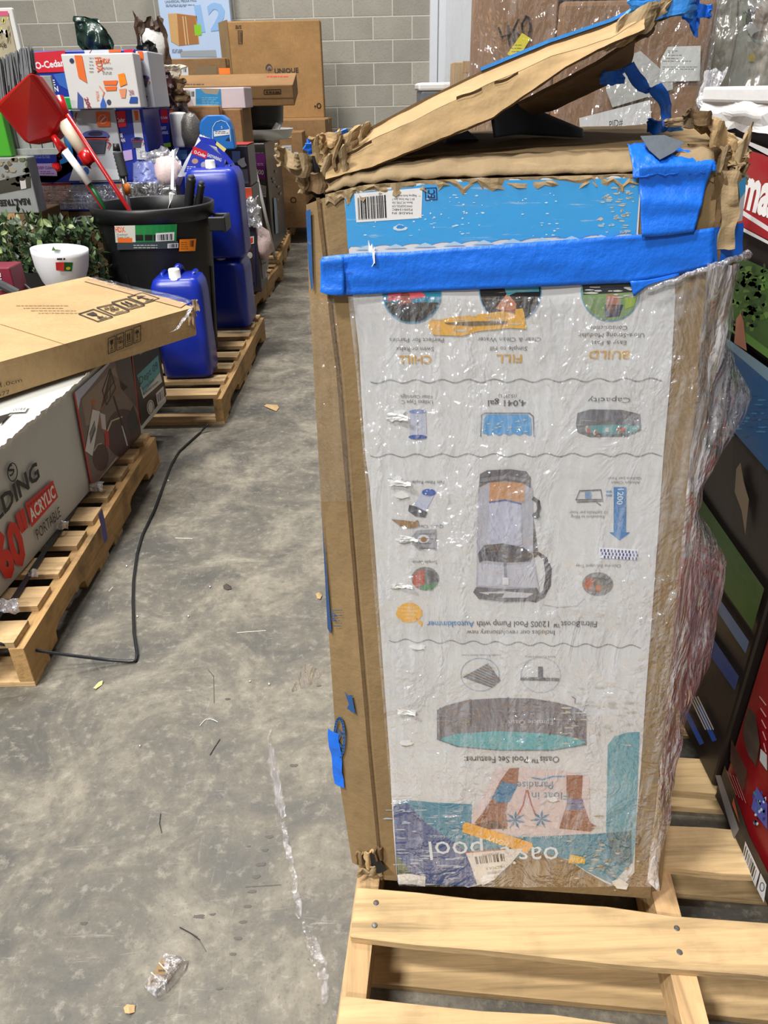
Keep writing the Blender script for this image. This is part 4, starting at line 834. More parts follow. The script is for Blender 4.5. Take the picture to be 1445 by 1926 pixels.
# ================================================================ RIGHT BACKGROUND: WRAPPED LOADS
WF = film('load_film', .84, (1, 1, .5), .14, 1.0, tint=(220, 216, 214), freq=16, rough=.09, sp=42)
BRW = cardboard('brown_carton_board', (150, 116, 88))
t, fr, rt, tp = carton('carton', 'film-wrapped brown carton marked 460 in marker, yellow sticker', 'carton', *pxbox(918, 0, 1042, 250, 2.30)[:2], 2.30, 2.75, 0.0, 1.56, BRW)
p = Print(fr, .002)
p.line([(938, 52), (944, 70), (962, 64)], 4, (26, 22, 22), 1); p.line([(956, 48), (958, 84)], 4, (26, 22, 22), 1)
p.line([(976, 36), (966, 56), (966, 78), (976, 84), (982, 72), (972, 62)], 4, (26, 22, 22), 1)
p.line([(990, 32), (982, 46), (984, 66), (994, 70), (998, 50), (995, 34), (988, 30)], 4, (26, 22, 22), 1)
p.p([(982, 62), (998, 72), (974, 112), (954, 102)], (236, 224, 40), 2); p.lines(962, 82, 984, 100, 3, (120, 110, 30), 3)
p.build('marker_and_sticker', t)
t, fr, rt, tp = carton('carton', 'large film-wrapped brown carton behind the torn lid, with two papers', 'carton', *pxbox(1046, 0, 1332, 250, 2.28)[:2], 2.28, 2.80, 0.0, 1.47, BRW, bev=.012)
big_load = t
p = Print(fr, .002)
p.p([(1256, 88), (1318, 86), (1316, 152), (1240, 154), (1243, 112)], (226, 230, 228), 1)
for y, a, b in ((96, 1256, 1274), (99, 1256, 1270), (104, 1252, 1282), (110, 1252, 1276), (115, 1246, 1300), (126, 1246, 1312), (130, 1246, 1306)): p.lines(a, y-2, b, y+2, 1, (110, 112, 112), 2, y, 1)
p.build('list_paper', t)
p = Print(fr, .004)
p.p([(1089, 222), (1222, 188), (1226, 246), (1092, 262)], (234, 236, 238), 1); p.text('PID#', 1146, 241, 1171, 235, 13, (50, 50, 56), 2); p.text('45700', 1158, 252, 1216, 243, 11, (40, 42, 50), 2, .02)
p.build('number_paper', t)
p = Print(fr, .0015); p.p([(1140, 118), (1205, 96), (1265, 150), (1266, 168), (1152, 202), (1140, 170)], (196, 198, 196), 0); p.build('bubble_mailer', t, printed('bubble_film_ink', .5, .3, (230, 230, 230), (6, 6, 6), bump=1.0))
t, fr, rt, tp = carton('carton', 'pale lilac carton lying on top of the wrapped brown carton', 'carton', *pxbox(1046, 0, 1300, 40, 2.30)[:2], 2.32, 2.76, 1.475, 1.60, M('lilac_board', (176, 176, 196), .4, .08))
p = Print(fr, .002); p.p([(1190, 0), (1215, 0), (1200, 34), (1182, 34)], (84, 50, 110), 1); p.line([(1262, 30), (1274, 4), (1300, 16)], 3, (54, 36, 84), 1); p.text('ol', 1214, 10, 1226, 4, 8, (220, 210, 230), 1); p.build('printed_graphics', t)
# film round that load
mb = MB(); a, b = pxbox(893, 0, 1338, 250, 2.22)[:2]
P_ = [V((a-.02, 2.9, 0)), V((a, 2.26, 0)), V((a+.06, 2.22, 0)), V((b-.02, 2.22, 0)), V((b+.02, 2.27, 0)), V((b+.02, 2.9, 0))]
mb.grid(lambda u, v: lerpl(P_, u)+V((0, 0, .3+1.32*v))+V((nz((u*9, v*3, 1), 2)*.02, nz((u*12, v*16, 4), 1.5)*.015, 0)), 70, 46); mb.grid(lambda u, v: V((a+.04+(b-a-.06)*u, 2.24+.6*v, 1.625+.015*nz((u*9, v*9, 2), 1))), 20, 10)
O('stretch_film', mb, WF, big_load, smooth=True)
t, fr, rt, tp = carton('carton', 'pale printed baby goods carton high in the top right corner', 'carton', *pxbox(1350, 0, 1500, 180, 2.5)[:2], 2.5, 2.95, 1.1, 1.62, M('pale_green_board', (176, 180, 170), .4, .08))
p = Print(fr, .002); p.ell(1428, 40, 26, 36, (196, 198, 200), 1); p.ell(1432, 34, 15, 22, (168, 150, 140), 2); p.ell(1440, 70, 26, 13, (74, 132, 136), 1); p.p([(1395, 20), (1412, 16), (1415, 44), (1398, 48)], (140, 164, 120), 1)
p.line([(1396+i*3, 22+(i % 2)*4) for i in range(9)], 2, (90, 110, 150), 2); p.r(1408, 102, 1420, 116, (200, 176, 60), 1); p.build('printed_graphics', t)
t, fr, rt, tp = carton('carton', 'dim grey-green carton under the pale printed carton at the right edge', 'carton', *pxbox(1345, 0, 1510, 180, 2.48)[:2], 2.48, 2.97, 0.0, 1.09, M('grey_green_board', (104, 108, 98), .5, .12))
mb = MB(); a, b = pxbox(1336, 0, 1520, 250, 2.40)[:2]
P_ = [V((a, 3.0, 0)), V((a, 2.44, 0)), V((a+.05, 2.40, 0)), V((b, 2.40, 0)), V((b, 3.0, 0))]
mb.grid(lambda u, v: lerpl(P_, u)+V((0, 0, .2+1.5*v))+V((nz((u*9, v*3, 1), 2)*.02, nz((u*7, v*9, 4), 1.5)*.02, 0)), 50, 40)
O('stretch_film', mb, film('milky_load_film', .72, (.7, .7, .5), .62, 1.0, tint=(196, 186, 174), freq=7, rough=.2, sp=30), t, smooth=True)
t, fr, rt, tp = carton('carton', 'small film-wrapped tan carton left of the 460 carton', 'carton', *pxbox(852, 115, 906, 200, 4.6)[:2], 4.6, 4.78, 0.982, onY(880, 116, 4.6).z, KRAFTL)
p = Print(fr, .003); p.p([(884, 132), (902, 128), (903, 142), (880, 144)], (222, 222, 220), 1); p.p([(888, 124), (898, 122), (897, 129), (889, 130)], (222, 190, 60), 2); p.build('shipping_label', t)
x0, x1, _, zt_ = pxbox(790, 155, 858, 205, 4.8)
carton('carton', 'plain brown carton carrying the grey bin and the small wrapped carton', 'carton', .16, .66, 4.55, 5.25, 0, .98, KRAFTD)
t = T0('storage_bin', 'grey storage bin with a white film-covered lid by the white door', 'bin', ((x0+x1)/2, 5.0, .982))
box('bin_body', x0, x1, 4.8, 5.2, .982, zt_-.03, M('slate_plastic', (104, 110, 116), .4), t, bevel=.02); box('bin_lid', x0-.01, x1+.01, 4.79, 5.21, zt_-.04, zt_, WHITE, t, bevel=.012)

# ================================================================ LEFT FOREGROUND
GRB = M('grey_white_board', (196, 196, 190), 0.45, 0.05, 5, 0.2)
t, fr, rt, tp = carton('hoop_carton', 'long grey-white portable basketball hoop carton lying on the nearest left pallet', 'carton', -1.37, -0.972, 1.36, 3.00, 0.142, 0.490, GRB, rot=radians(-3.8), tape=False)
p = Print(rt, .002); RED = (214, 40, 30); BK = (34, 32, 34)
p.text('SPALDING', -64, 1040, 74, 897, 31, BK, 1, .03, .1)
p.ring(22, 888, 9, 17, 2, BK, 1); p.text('S', 18, 898, 27, 886, 15, BK, 1, .02)
p.text('60"', 6, 1094, 64, 1032, 70, RED, 1, .05)
p.p([(46, 948), (98, 903), (108, 935), (58, 992)], RED, 1); p.text('ACRYLIC', 58, 982, 104, 933, 20, (236, 232, 228), 2, .03); p.text('PORTABLE', 70, 1016, 114, 970, 17, BK, 1, .0)
for i in range(9): p.p([(50+i*5, 951-i*4.5), (53+i*5, 948.5-i*4.5), (54+i*5, 952-i*4.5), (51+i*5, 955-i*4.5)], (150, 24, 20), 2)
p.build('printed_lettering', t)
p = Print(rt, .0025)
p.p([(138, 739), (218, 668), (240, 655), (262, 802), (172, 918)], (120, 104, 98), 0)
p.p([(138, 739), (218, 668), (150, 750), (146, 772)], (186, 190, 206), 1); p.p([(152, 752), (214, 690), (222, 716), (168, 800), (160, 800)], (150, 128, 114), 1)
p.line([(138, 739), (172, 918)], 3, (200, 44, 34), 2); p.line([(245, 648), (262, 802)], 2, (178, 44, 40), 2)
p.p([(214, 672), (242, 650), (258, 770), (226, 730)], (86, 74, 76), 1); p.p([(205, 700), (240, 728), (200, 760), (180, 800)], (122, 98, 78), 1)
p.line([(191, 734), (206, 694), (216, 730), (199, 762), (191, 734)], 1.8, (38, 36, 38), 3); p.line([(206, 694), (206, 748)], 1.2, (44, 40, 40), 3); p.line([(193, 748), (214, 716)], 1.2, (44, 40, 40), 3)
p.ell(231, 815, 33, 46, (78, 54, 54), 2, 24); p.line([(199, 815), (208, 792), (228, 784)], 2.6, (196, 186, 156), 3); p.line([(212, 745), (234, 815)], 2.6, (34, 32, 34), 4); p.line([(228, 801), (238, 838)], 2.4, (206, 206, 208), 4)
p.ell(188, 860, 15, 26, (84, 58, 58), 2); p.line([(175, 848), (182, 836), (190, 834)], 2, (196, 186, 156), 3)
p.ell(174, 757, 4, 5, (188, 96, 54), 3); p.p([(172, 760), (186, 780), (196, 800), (198, 822), (192, 812), (184, 800), (170, 780)], (150, 104, 84), 3); p.p([(186, 776), (196, 780), (198, 810), (190, 806)], (206, 196, 196), 4); p.p([(195, 808), (202, 812), (204, 838), (197, 842)], (188, 40, 44), 4)
p.p([(172, 770), (186, 774), (172, 858), (158, 848)], (218, 218, 212), 5); p.bars(((176, 790), (178, 808), (168, 836), (166, 816)), L=6, n=14, seed=8)
p.p([(236, 790), (250, 762), (262, 800), (246, 822)], (54, 50, 52), 3)
p.build('photo_print', t)
p = Print(rt, .003)
p.p([(246, 650), (300, 620), (312, 742), (264, 802)], (26, 26, 28), 0); p.p([(256, 706), (296, 668), (300, 700), (268, 742)], (84, 152, 160), 2); p.text('Dept 09', 262, 724, 296, 692, 12, (30, 38, 42), 3)
p.p([(262, 728), (298, 694), (304, 718), (268, 750)], (206, 206, 206), 1); p.text('Sporting Goods', 266, 734, 288, 716, 5, (40, 40, 44), 3); p.text('Basketball System', 268, 744, 296, 720, 5, (40, 40, 44), 3)
p.ell(282, 766, 7, 14, (186, 182, 176), 1); p.ring(282, 766, 5, 11, 1, (60, 60, 60), 2); p.p([(292, 740), (306, 726), (308, 752), (295, 762)], (204, 202, 204), 1); p.bars(((294, 742), (305, 732), (306, 748), (296, 758)), L=2, n=10, seed=2)
p.p([(256, 658), (284, 636), (288, 648), (262, 668)], (120, 122, 120), 1)
p.build('end_panel_label', t)
p = Print(tp, .0025); p.p([(20, 768), (54, 766), (48, 776), (14, 778)], (230, 230, 228), 1); p.text('0044', 24, 775, 47, 773, 5, (60, 60, 60), 2); p.p([(0, 784), (22, 778), (0, 800)], (30, 30, 30), 1); p.build('top_sticker', t)
mb = ribbon([rt.P(x, y, -.001) for x, y in ((0, 837), (70, 776), (142, 714), (168, 692))], V((.3, 0, 1)), .012, .006, 60, 2, 60); O('scuffed_edge', mb, M('scuffed_white_paper', (222, 220, 214), .8), t, solid=.001)
# flat brown carton lying across it
B_ = onZ(365, 578, .605); C_ = onZ(165, 520, .650); A_ = onZ(0, 702, .605)
ex = (C_-B_); ex = ex.normalized(); ey = (A_-B_).normalized(); ey = (ey-ex*ey.dot(ex)).normalized(); ez = ex.cross(ey); ez = ez if ez.z > 0 else -ez
W_, L_, H_ = (C_-B_).length, 1.55, .104
t = T0('flat_carton', 'flat brown carton printed with handling symbols, lying across the hoop carton', 'carton', B_-ez*H_)
mb = MB(); F = lambda a, b, c: B_+ex*a*W_+ey*b*L_-ez*(1-c)*H_
for fn, sub_ in ((lambda u, v: F(u, v, 1)+ez*.002*nz((u*3, v*5, 1), 1), 1), (lambda u, v: F(u, v, 0), 1), (lambda u, v: F(0, u, v)-ex*.003*nz((u*8, v*2, 4), 1), 1), (lambda u, v: F(1, u, v), 1), (lambda u, v: F(u, 0, v), 1), (lambda u, v: F(u, 1, v), 1)): mb.grid(fn, 16, 8)
O('carton_body', mb, KRAFTL, t, bevel=.004)
st = Surf(B_, ex, ey, ez); p = Print(st, .003)
def sym(p, q, kind, L=1, w=1.6, c=(44, 40, 36)):
    (ax, ay), (bx_, by), (cx, cy), (dx, dy) = q
    f = lambda a, b: (ax+(bx_-ax)*a+(dx-ax)*b+(ax-bx_+cx-dx)*a*b, ay+(by-ay)*a+(dy-ay)*b+(ay-by+cy-dy)*a*b)
    p.line([f(0, 0), f(1, 0), f(1, 1), f(0, 1), f(0, 0)], w, c, L)
    if kind == 0: p.p([f(.25, .18), f(.75, .18), f(.68, .45), f(.5, .52), f(.32, .45)], c, L); p.line([f(.5, .5), f(.5, .74)], w, c, L); p.line([f(.32, .74), f(.68, .74)], w, c, L)
    if kind == 1:
        for a, b in ((.3, .3), (.6, .3), (.4, .55), (.65, .55)): p.ring(*f(a, b), (bx_-ax)*.09+1, 1.8, w*.8, c, L)
    if kind == 2:
        for a in (.35, .62): p.line([f(a, .25), f(a, .65)], w*1.5, c, L); p.p([f(a-.1, .36), f(a, .18), f(a+.1, .36)], c, L)
        p.line([f(.2, .74), f(.8, .74)], w, c, L)
    if kind == 3: p.p([f(.2, .42), f(.35, .25), f(.5, .2), f(.65, .25), f(.8, .42)], c, L); p.line([f(.5, .4), f(.5, .7), f(.6, .7)], w, c, L)
    p.line([f(.25, .88), f(.75, .88)], w*.9, c, L)
sym(p, ((148, 592), (176, 583), (212, 597), (184, 606)), 0); sym(p, ((182, 580), (214, 573), (243, 586), (214, 594)), 1); sym(p, ((210, 570), (238, 563), (272, 575), (242, 583)), 2); sym(p, ((240, 560), (268, 552), (300, 563), (270, 572)), 3)
for i in range(4): p.lines(30+i*14, 575+i*6, 130+i*16, 577+i*3.5, 1, (150, 120, 84), 1, i, .9)
p.line([(0, 610), (122, 648)], 1.2, (196, 160, 112), 1); p.p([(168, 524), (352, 572), (340, 580), (158, 530)], (178, 148, 110), 0); p.build('top_print', t)
sd = Surf(B_, ey, -ez, -ex); p = Print(sd, .0045)
for i, k in enumerate((0, 1, 2, 3)): x = 202+i*16; y = 636-i*6.5; sym(p, ((x, y), (x+13, y-5), (x+13, y+24), (x, y+29)), k, 1, 1.3)
p.text('135.5x11.0cm', -64, 745, 40, 717, 8, (60, 48, 36), 1); p.text('No. 41577', -50, 757, 17, 740, 8, (60, 48, 36), 1); p.text('1 Piece', -30, 730, 2, 722, 8, (60, 48, 36), 1)
p.build('side_print', t)
for x, y, k in ((362, 585, 71), (358, 600, 72), (368, 575, 73)): crumple('torn_corner', onZ(x, y, .57), (.012, .022), .008, t, TORN, k)
mb = ribbon([st.P(x, y, .006) for x, y in ((362, 578), (350, 600), (330, 625), (322, 628))], V((.6, .4, 0)), .02, .006, 24, 3, 40); O('loose_film', mb, FW2, t)
mb = ribbon([st.P(x, y, .004) for x, y in ((170, 524), (250, 545), (330, 562), (358, 572))], st.u*.3+st.v*-1, .05, .002, 30, 3, 40); O('clear_tape', mb, film('tape_film', .86, milk=.1), t)
# black strap across the pallet, blue painter's tape on it, shreds of film
ST = M('black_strapping', (26, 28, 32), .35, .1)
sp = [onZ(x, y, .147) for x, y in ((-30, 1190), (30, 1120), (75, 1050), (120, 985), (146, 945), (168, 926))]
sp = [q + V((.0, 0, 0)) for q in sp]
tag(O('strap', ribbon(sp, V((1, .35, 0)), .016, .001, 40, 2), ST, solid=.001), 'black plastic strap lying on the pallet boards beside the hoop carton', 'strap')
fl = [onZ(x, y, .14 if i < 2 else z) for i, (x, y, z) in enumerate(((-40, 1203, .1), (0, 1211, .12), (60, 1222, .08), (120, 1231, .05), (200, 1241, .015), (240, 1244, .006), (255, 1243, .006), (258, 1230, .006), (252, 1190, .006), (250, 1130, .006), (251, 1090, .006), (258, 1040, .006), (268, 1005, .006), (290, 960, .006), (312, 900, .006), (322, 875, .006), (336, 850, .006), (360, 828, .006), (378, 812, .006), (392, 798, .03)))]
mb = MB(); mb.tube([lerpl(fl, i/90) for i in range(91)], .0042, 6); tag(O('strap', mb, ST, smooth=True), 'long black strap snaking across the concrete aisle, bent by a corner', 'strap')
tag(O('painter_tape', ribbon([V((-.868, 1.0, 0))+(onX(x, y, -.868)-V((-.868, 1.0, 0))) for x, y in ((188, 962), (194, 985), (199, 1018))], V((0, 1, 0)), .035, .002, 10, 2), M('purple_blue_tape', (66, 64, 130), .5)), 'faded purple-blue tape stuck to the side of the left pallet', 'tape')
for i, (x, y, w) in enumerate(((182, 916, .022), (118, 990, .014), (60, 1078, .013), (18, 1140, .024))):
    o = crumple('film_scrap', onZ(x, y, .16), (w, w*.7), .018, None, FW2, 81+i, 14, 10, ay=V((0, .6, .8))); tag(o, ('crumpled film scrap by the red edge of the hoop photo print', 'crumpled film scrap below the word PORTABLE', 'small crumpled film scrap left of the strap on a pallet board', 'crumpled film scrap on the nearest left pallet board')[i], 'plastic scrap')

# ================================================================ JERRY CANS
BLUE = M('blue_hdpe', (14, 42, 158), 0.32, 0.10, 5, 0.15)
def jerry(label, x0, x1, y0, y1, z0, z1, rot=0, group=None):
    t = T0('jerry_can', label, 'jerry can', ((x0+x1)/2, (y0+y1)/2, z0), group); cx, cy = (x0+x1)/2, (y0+y1)/2; w, d = (x1-x0)/2, (y1-y0)/2; h = z1-z0
    T = rotz(cx, cy, rot); mb = MB(); N = 32
    prof = [(0, .80), (.012, .93), (.05, 1.0), (.45, .99), (.80, 1.0), (.90, .96), (.955, .86), (.975, .70), (.978, .0)]
    vs = []
    for zz, k in prof:
        for i in range(N):
            a = 2*pi*i/N+.01; c, s_ = cos(a), sin(a); e = .32
            vs.append(T @ V((cx+w*k*math.copysign(abs(c)**e, c), cy+d*k*math.copysign(abs(s_)**e, s_), z0+h*zz)))
    mb.add(vs, [(j*N+i, j*N+(i+1) % N, (j+1)*N+(i+1) % N, (j+1)*N+i) for j in range(len(prof)-1) for i in range(N)] + [tuple(range(N))])
    O('can_body', mb, BLUE, t, smooth=True)
    mb = MB(); hz = z0+h*.965; pts = [(0, d*.75, 0), (0, d*.68, h*.045), (0, d*.3, h*.07), (0, -d*.02, h*.06), (0, -d*.12, 0)]
    mb.tube([T @ V((cx+a, cy+b, hz+c)) for a, b, c in pts], [.02, .017, .015, .017, .02], 10); O('handle', mb, BLUE, t, smooth=True)
    mb = MB(); mb.lathe([(0, h*.035+.024), (.022, h*.035+.024), (.025, h*.035+.018), (.025, .0), (.03, -.003), (.03, -.01)], T @ V((cx, cy-d*.55, z0+h*.97)), 24); O('cap', mb, WHITE, t, smooth=True)
    for sgn in (-1, 1):
        mb = MB(); mb.box(cx+sgn*w*.60-.012, cx+sgn*w*.60+.012, cy-d*.1, cy+d*.7, z0+h*.93, z1, T); O('shoulder_rib', mb, BLUE, t, bevel=.01)
    return t
a = onZ(308, 712, .142); b = onZ(402, 708, .142)
jerry('blue jerry can standing alone in front of the black bin', a.x, b.x, a.y-.02, a.y+.20, .142, .60, radians(2))
jerry('lower of the two stacked blue jerry cans beside the black bin', -.975, -.72, 4.08, 4.36, .142, .515, radians(-2))
jerry('upper of the two stacked blue jerry cans, behind the bin handle', -.985, -.705, 4.07, 4.36, .518, .965, radians(1))
# ================================================================ BLACK BIN WITH TOOLS
bc = V((-1.05, 3.72, .142)); bh = .70
t = T0('trash_can', 'black round trash can with green label, holding brooms, behind the flat carton', 'trash can', bc)
mb = MB(); mb.lathe([(0, 0), (.20, 0), (.212, .01), (.245, .45), (.258, bh-.07), (.262, bh-.06), (.275, bh-.055), (.28, bh-.02), (.285, bh), (.275, bh+.006), (.268, bh), (.262, bh-.05), (.235, .3), (.2, .02), (0, .02)], bc, 48); O('can_body', mb, BLACK, t, smooth=True)
for k in range(10):
    a = -pi*.05+k*2*pi/10; mb = MB(); mb.tube([bc+V((.216*cos(a), .216*sin(a), .04)), bc+V((.246*cos(a), .246*sin(a), .42))], .008, 6); O('vertical_rib', mb, BLACK, t)
for sg_ in (-1, 1):
    mb = MB(); T = Matrix.Translation(bc+V((sg_*.275, -.06, bh-.06)))
    mb.box(0 if sg_ > 0 else -.07, .07 if sg_ > 0 else 0, -.07, -.055, -.05, .012, T); mb.box(0 if sg_ > 0 else -.07, .07 if sg_ > 0 else 0, .055, .07, -.05, .012, T); mb.box(sg_*.07-.008, sg_*.07+.008, -.07, .07, -.055, .012, T)
    O('side_handle', mb, BLACK, t, bevel=.005)
class Cyl:     # print on the curved wall of the bin
    def __init__(s, c, r, k, v0=.55): s.c = c; s.r = r; s.k = k; s.n = V((0, -1, 0)); s.v0 = v0
    def px(s, x, y):
        r = ray(x, y); o = C0-s.c; A = r.x**2+r.y**2; B = 2*(o.x*r.x+o.y*r.y); Cc = o.x**2+o.y**2-s.r**2; D = max(0, B*B-4*A*Cc); tt = (-B-sqrt(D))/(2*A); q = o+r*tt
        return (math.atan2(q.x, -q.y)*s.r, q.z)
    def at(s, u, v, h=0): a = u/s.r; rr = s.r+h+s.k*(v-s.v0); return s.c+V((rr*sin(a), -rr*cos(a), v))
p = Print(Cyl(bc, .262, .12), .002)
def cquad(x0, y0, x1, y1, sl, c, L=0):
    n = 10
    for i in range(n):
        a, b = x0+(x1-x0)*i/n, x0+(x1-x0)*(i+1)/n; p.p([(a, y0+sl*i/n), (b, y0+sl*(i+1)/n), (b, y1+sl*(i+1)/n), (a, y1+sl*i/n)], c, L)
cquad(219, 424, 331, 456, -3, (20, 128, 64)); cquad(219, 424, 256, 456, -1, (206, 204, 196), 1); cquad(221, 456, 334, 470, -3, (58, 66, 70), 1); cquad(223, 447, 250, 456, 0, (226, 108, 44), 2)
p.text('HDX', 221, 436, 239, 436, 10, (226, 96, 40), 2, .03); p.text('Outdoor', 223, 443, 243, 442, 4, (50, 50, 50), 2); p.text('Trash Can', 223, 448, 245, 447, 4, (50, 50, 50), 2)
cquad(256, 441, 270, 452, 0, (24, 24, 24), 2); cquad(273, 441, 287, 452, 0, (24, 24, 24), 2); cquad(289, 441, 303, 452, 0, (24, 24, 24), 2); cquad(293, 438, 327, 454, -2, (222, 222, 222), 3); p.bars(((296, 441), (324, 439), (325, 451), (297, 452)), L=4, n=18)
p.lines(252, 459, 296, 468, 2, (200, 204, 204), 2); cquad(315, 458, 335, 467, -1, (220, 220, 220), 3); p.bars(((317, 459), (333, 458), (333, 465), (318, 466)), L=4, n=12)
cquad(337, 450, 368, 473, -1, (240, 132, 24), 1); p.bars(((356, 452), (364, 452), (364, 464), (357, 464)), L=2, n=8, col=(60, 40, 20)); p.lines(340, 454, 354, 470, 4, (120, 70, 20), 2)
p.build('label', t)
RP = M('glossy_red_plastic', (176, 14, 16), 0.25, 0.08); RH = M('red_metal_tube', (160, 22, 26), 0.25, 0.05); BR = M('grey_bristle', (92, 94, 96), .8, .3, 60)
# dustpan
t = T0('dustpan', 'large glossy red dustpan held upside down above the bin on its handle', 'dustpan', (-1.3, 3.6, 1.2))
Q = [onY(x, y, Y) for x, y, Y in ((-14, 198, 3.42), (58, 133, 3.42), (122, 222, 3.55), (100, 262, 3.55), (48, 272, 3.5))]
mb = MB(); c1 = onY(60, 210, 3.36)
mb.add(Q+[q+V((.005, .10, -.01)) for q in Q], [(0, 1, 2, 3, 4), (9, 8, 7, 6, 5)]+[(i, (i+1) % 5, 5+(i+1) % 5, 5+i) for i in range(5)]); O('pan', mb, RP, t, bevel=.018, seg=3)
mb = MB(); mb.tube([onY(x, y, 3.52) for x, y in ((100, 255), (116, 278), (112, 295), (106, 312), (111, 322))], [.012, .02, .014, .022, .010], 12); O('hinge_bracket', mb, RP, t, smooth=True)
mb = MB(); mb.tube([onY(116, 272, 3.52), onY(206, 408, 3.52), onY(222, 440, 3.52)], .011, 12); O('handle', mb, RH, t, smooth=True)
mb = MB(); mb.tube([onY(122, 283, 3.49), onY(168, 345, 3.49)], .016, 12); O('paper_sleeve', mb, WHITE, t, smooth=True)
mb = MB(); mb.tube([onY(166, 342, 3.50), onY(206, 405, 3.50)], .010, 10); O('green_stripe', mb, M('dark_green_plastic', (14, 84, 44), .4), t, smooth=True)
# broom
t = T0('broom', 'broom with dark grey bristles and slim red handle, head up beside the dustpan', 'broom', (-1.35, 3.6, 1.35))
mb = MB(); A0, A1, B0, B1 = onY(-6, 196, 3.46), onY(60, 136, 3.46), onY(-16, 114, 3.50), onY(52, 88, 3.50)
rb = random.Random(4)
for i in range(150):
    u = rb.random(); v = rb.random(); b0 = A0.lerp(A1, u)+V((0, .06*v, 0)); b1 = B0.lerp(B1, min(1, max(0, u+rb.gauss(0, .02))))+V((0, .07*v, rb.uniform(-.008, .005)))
    mb.box(-.0022, .0022, -.0022, .0022, 0, 1, Matrix.Translation(b0) @ (b1-b0).to_track_quat('Z', 'Y').to_matrix().to_4x4() @ Matrix.Diagonal((1, 1, (b1-b0).length, 1)))
o = O('bristles', mb, BR, t); o['kind'] = 'stuff'
mb = MB(); mb.grid(lambda u, v: (A0.lerp(A1, u)+V((0, .02+.03*sin(v*pi), -.012+.03*v))), 10, 6); O('head', mb, BLACK, t, solid=.02)
mb = MB(); mb.tube([onY(120, 228, 3.58), onY(162, 292, 3.58)], [.034, .028], 12); O('cream_grip', mb, M('cream_plastic', (206, 196, 176), .45), t, smooth=True)
mb = MB(); mb.tube([onY(100, 190, 3.60), onY(122, 232, 3.58)], [.05, .034], 12); O('socket', mb, RP, t, smooth=True)
mb = MB(); mb.tube([onY(155, 285, 3.57), onY(172, 305, 3.57), onY(166, 312, 3.57)], [.028, .036, .018], 12); O('end_cap', mb, RP, t, smooth=True)
mb = MB(); mb.tube([onY(126, 215, 3.54), onY(254, 412, 3.56), onY(266, 436, 3.56)], .0095, 12); O('handle', mb, RH, t, smooth=True)
# other poles in the bin
t = T0('extension_pole', 'steel extension pole with dark grey ribbed grip standing in the bin', 'pole', onY(245, 420, 3.8))
mb = MB(); mb.tube([onY(228, 318, 3.8), onY(243, 392, 3.8), onY(250, 430, 3.8)], .012, 12); O('tube', mb, STEEL, t, smooth=True)
mb = MB(); gp = [onY(221, 285, 3.8), onY(233, 332, 3.8)]; mb.tube([lerpl(gp, i/14) for i in range(15)], [.020+.003*(i % 2) for i in range(15)], 14); O('grip', mb, M('grey_rubber', (62, 64, 66), .7), t, smooth=True)
mb = MB(); mb.tube([onY(218, 270, 3.8), onY(220, 284, 3.8)], [.014, .018], 12); O('tip', mb, BLACK, t, smooth=True)
mb = MB(); mb.tube([onY(237, 345, 3.79), onY(241, 365, 3.79)], .0135, 12); O('orange_sticker', mb, M('orange_label', (232, 122, 30), .5), t, smooth=True)
t = T0('telescopic_pole', 'slim white telescopic handle standing in the bin', 'handle', onY(318, 425, 3.75))
mb = MB(); mb.tube([onY(326, 282, 3.75), onY(324, 356, 3.75), onY(323, 364, 3.75), onY(316, 405, 3.75), onY(315, 430, 3.75)], [.006, .007, .013, .014, .012], 12); O('tube', mb, WHITE, t, smooth=True)
for i, (a, b, r) in enumerate((((360, 335), (350, 430), .022), ((379, 347), (366, 430), .017))):
    t = T0('tool_grip', ('thicker black foam grip standing in the bin near its right rim', 'thinner black foam grip leaning right of the thicker grip in the bin')[i], 'handle', onY(*b, 3.78))
    mb = MB(); gp = [onY(*a, 3.78), onY(*b, 3.78)]; mb.tube([lerpl(gp, k/20) for k in range(21)], [r*(.92+.12*(k % 2)) for k in range(21)], 14); O('grip', mb, BLACK, t, smooth=True)
    mb = MB(); mb.tube([gp[0]+V((0, 0, .015)), gp[0]], [r*.6, r*.9], 12); O('end_cap', mb, M('grey_rubber', (62, 64, 66), .7), t, smooth=True)
# ================================================================ PLANTER, BOWL, SMALL ITEMS
pl = V((-1.56, 3.52, .142))
t = T0('potted_plant', 'dense artificial leafy plant in a black square planter left of the bin', 'plant', pl)
mb = MB(); v8 = [(-.13, -.13, .0), (.13, -.13, .0), (.13, .13, .0), (-.13, .13, .0), (-.17, -.17, .47), (.17, -.17, .47), (.17, .17, .47), (-.17, .17, .47)]
mb.add([pl+V(q) for q in v8], [(0, 1, 5, 4), (1, 2, 6, 5), (2, 3, 7, 6), (3, 0, 4, 7), (0, 3, 2, 1)]); O('planter', mb, BLACK, t, solid=.012)
LM = [M('leaf_dark', (46, 66, 38), .4, .3), M('leaf_mid', (78, 100, 58), .4, .3), M('leaf_light', (134, 150, 96), .4, .2)]
def leafmesh(m):
    me = bpy.data.meshes.new('leaf'); me.from_pydata([(0, 0, 0), (.011, .014, .002), (.009, .03, .001), (0, .042, -.004), (-.009, .03, .001), (-.011, .014, .002), (0, .018, -.003)], [], [(0, 1, 6), (1, 2, 6), (2, 3, 6), (3, 4, 6), (4, 5, 6), (5, 0, 6)]); me.materials.append(m); return me
LME = [leafmesh(m) for m in LM]; rl = random.Random(11)
def leafpos():
    x = rl.uniform(-.30, .32); th = rl.uniform(0, pi); y = -.20*sin(th)*rl.uniform(.7, 1); z = .57+.11*cos(th)+.02*rl.random()-.10*max(0, x)
    return V((x, y, z-.02))
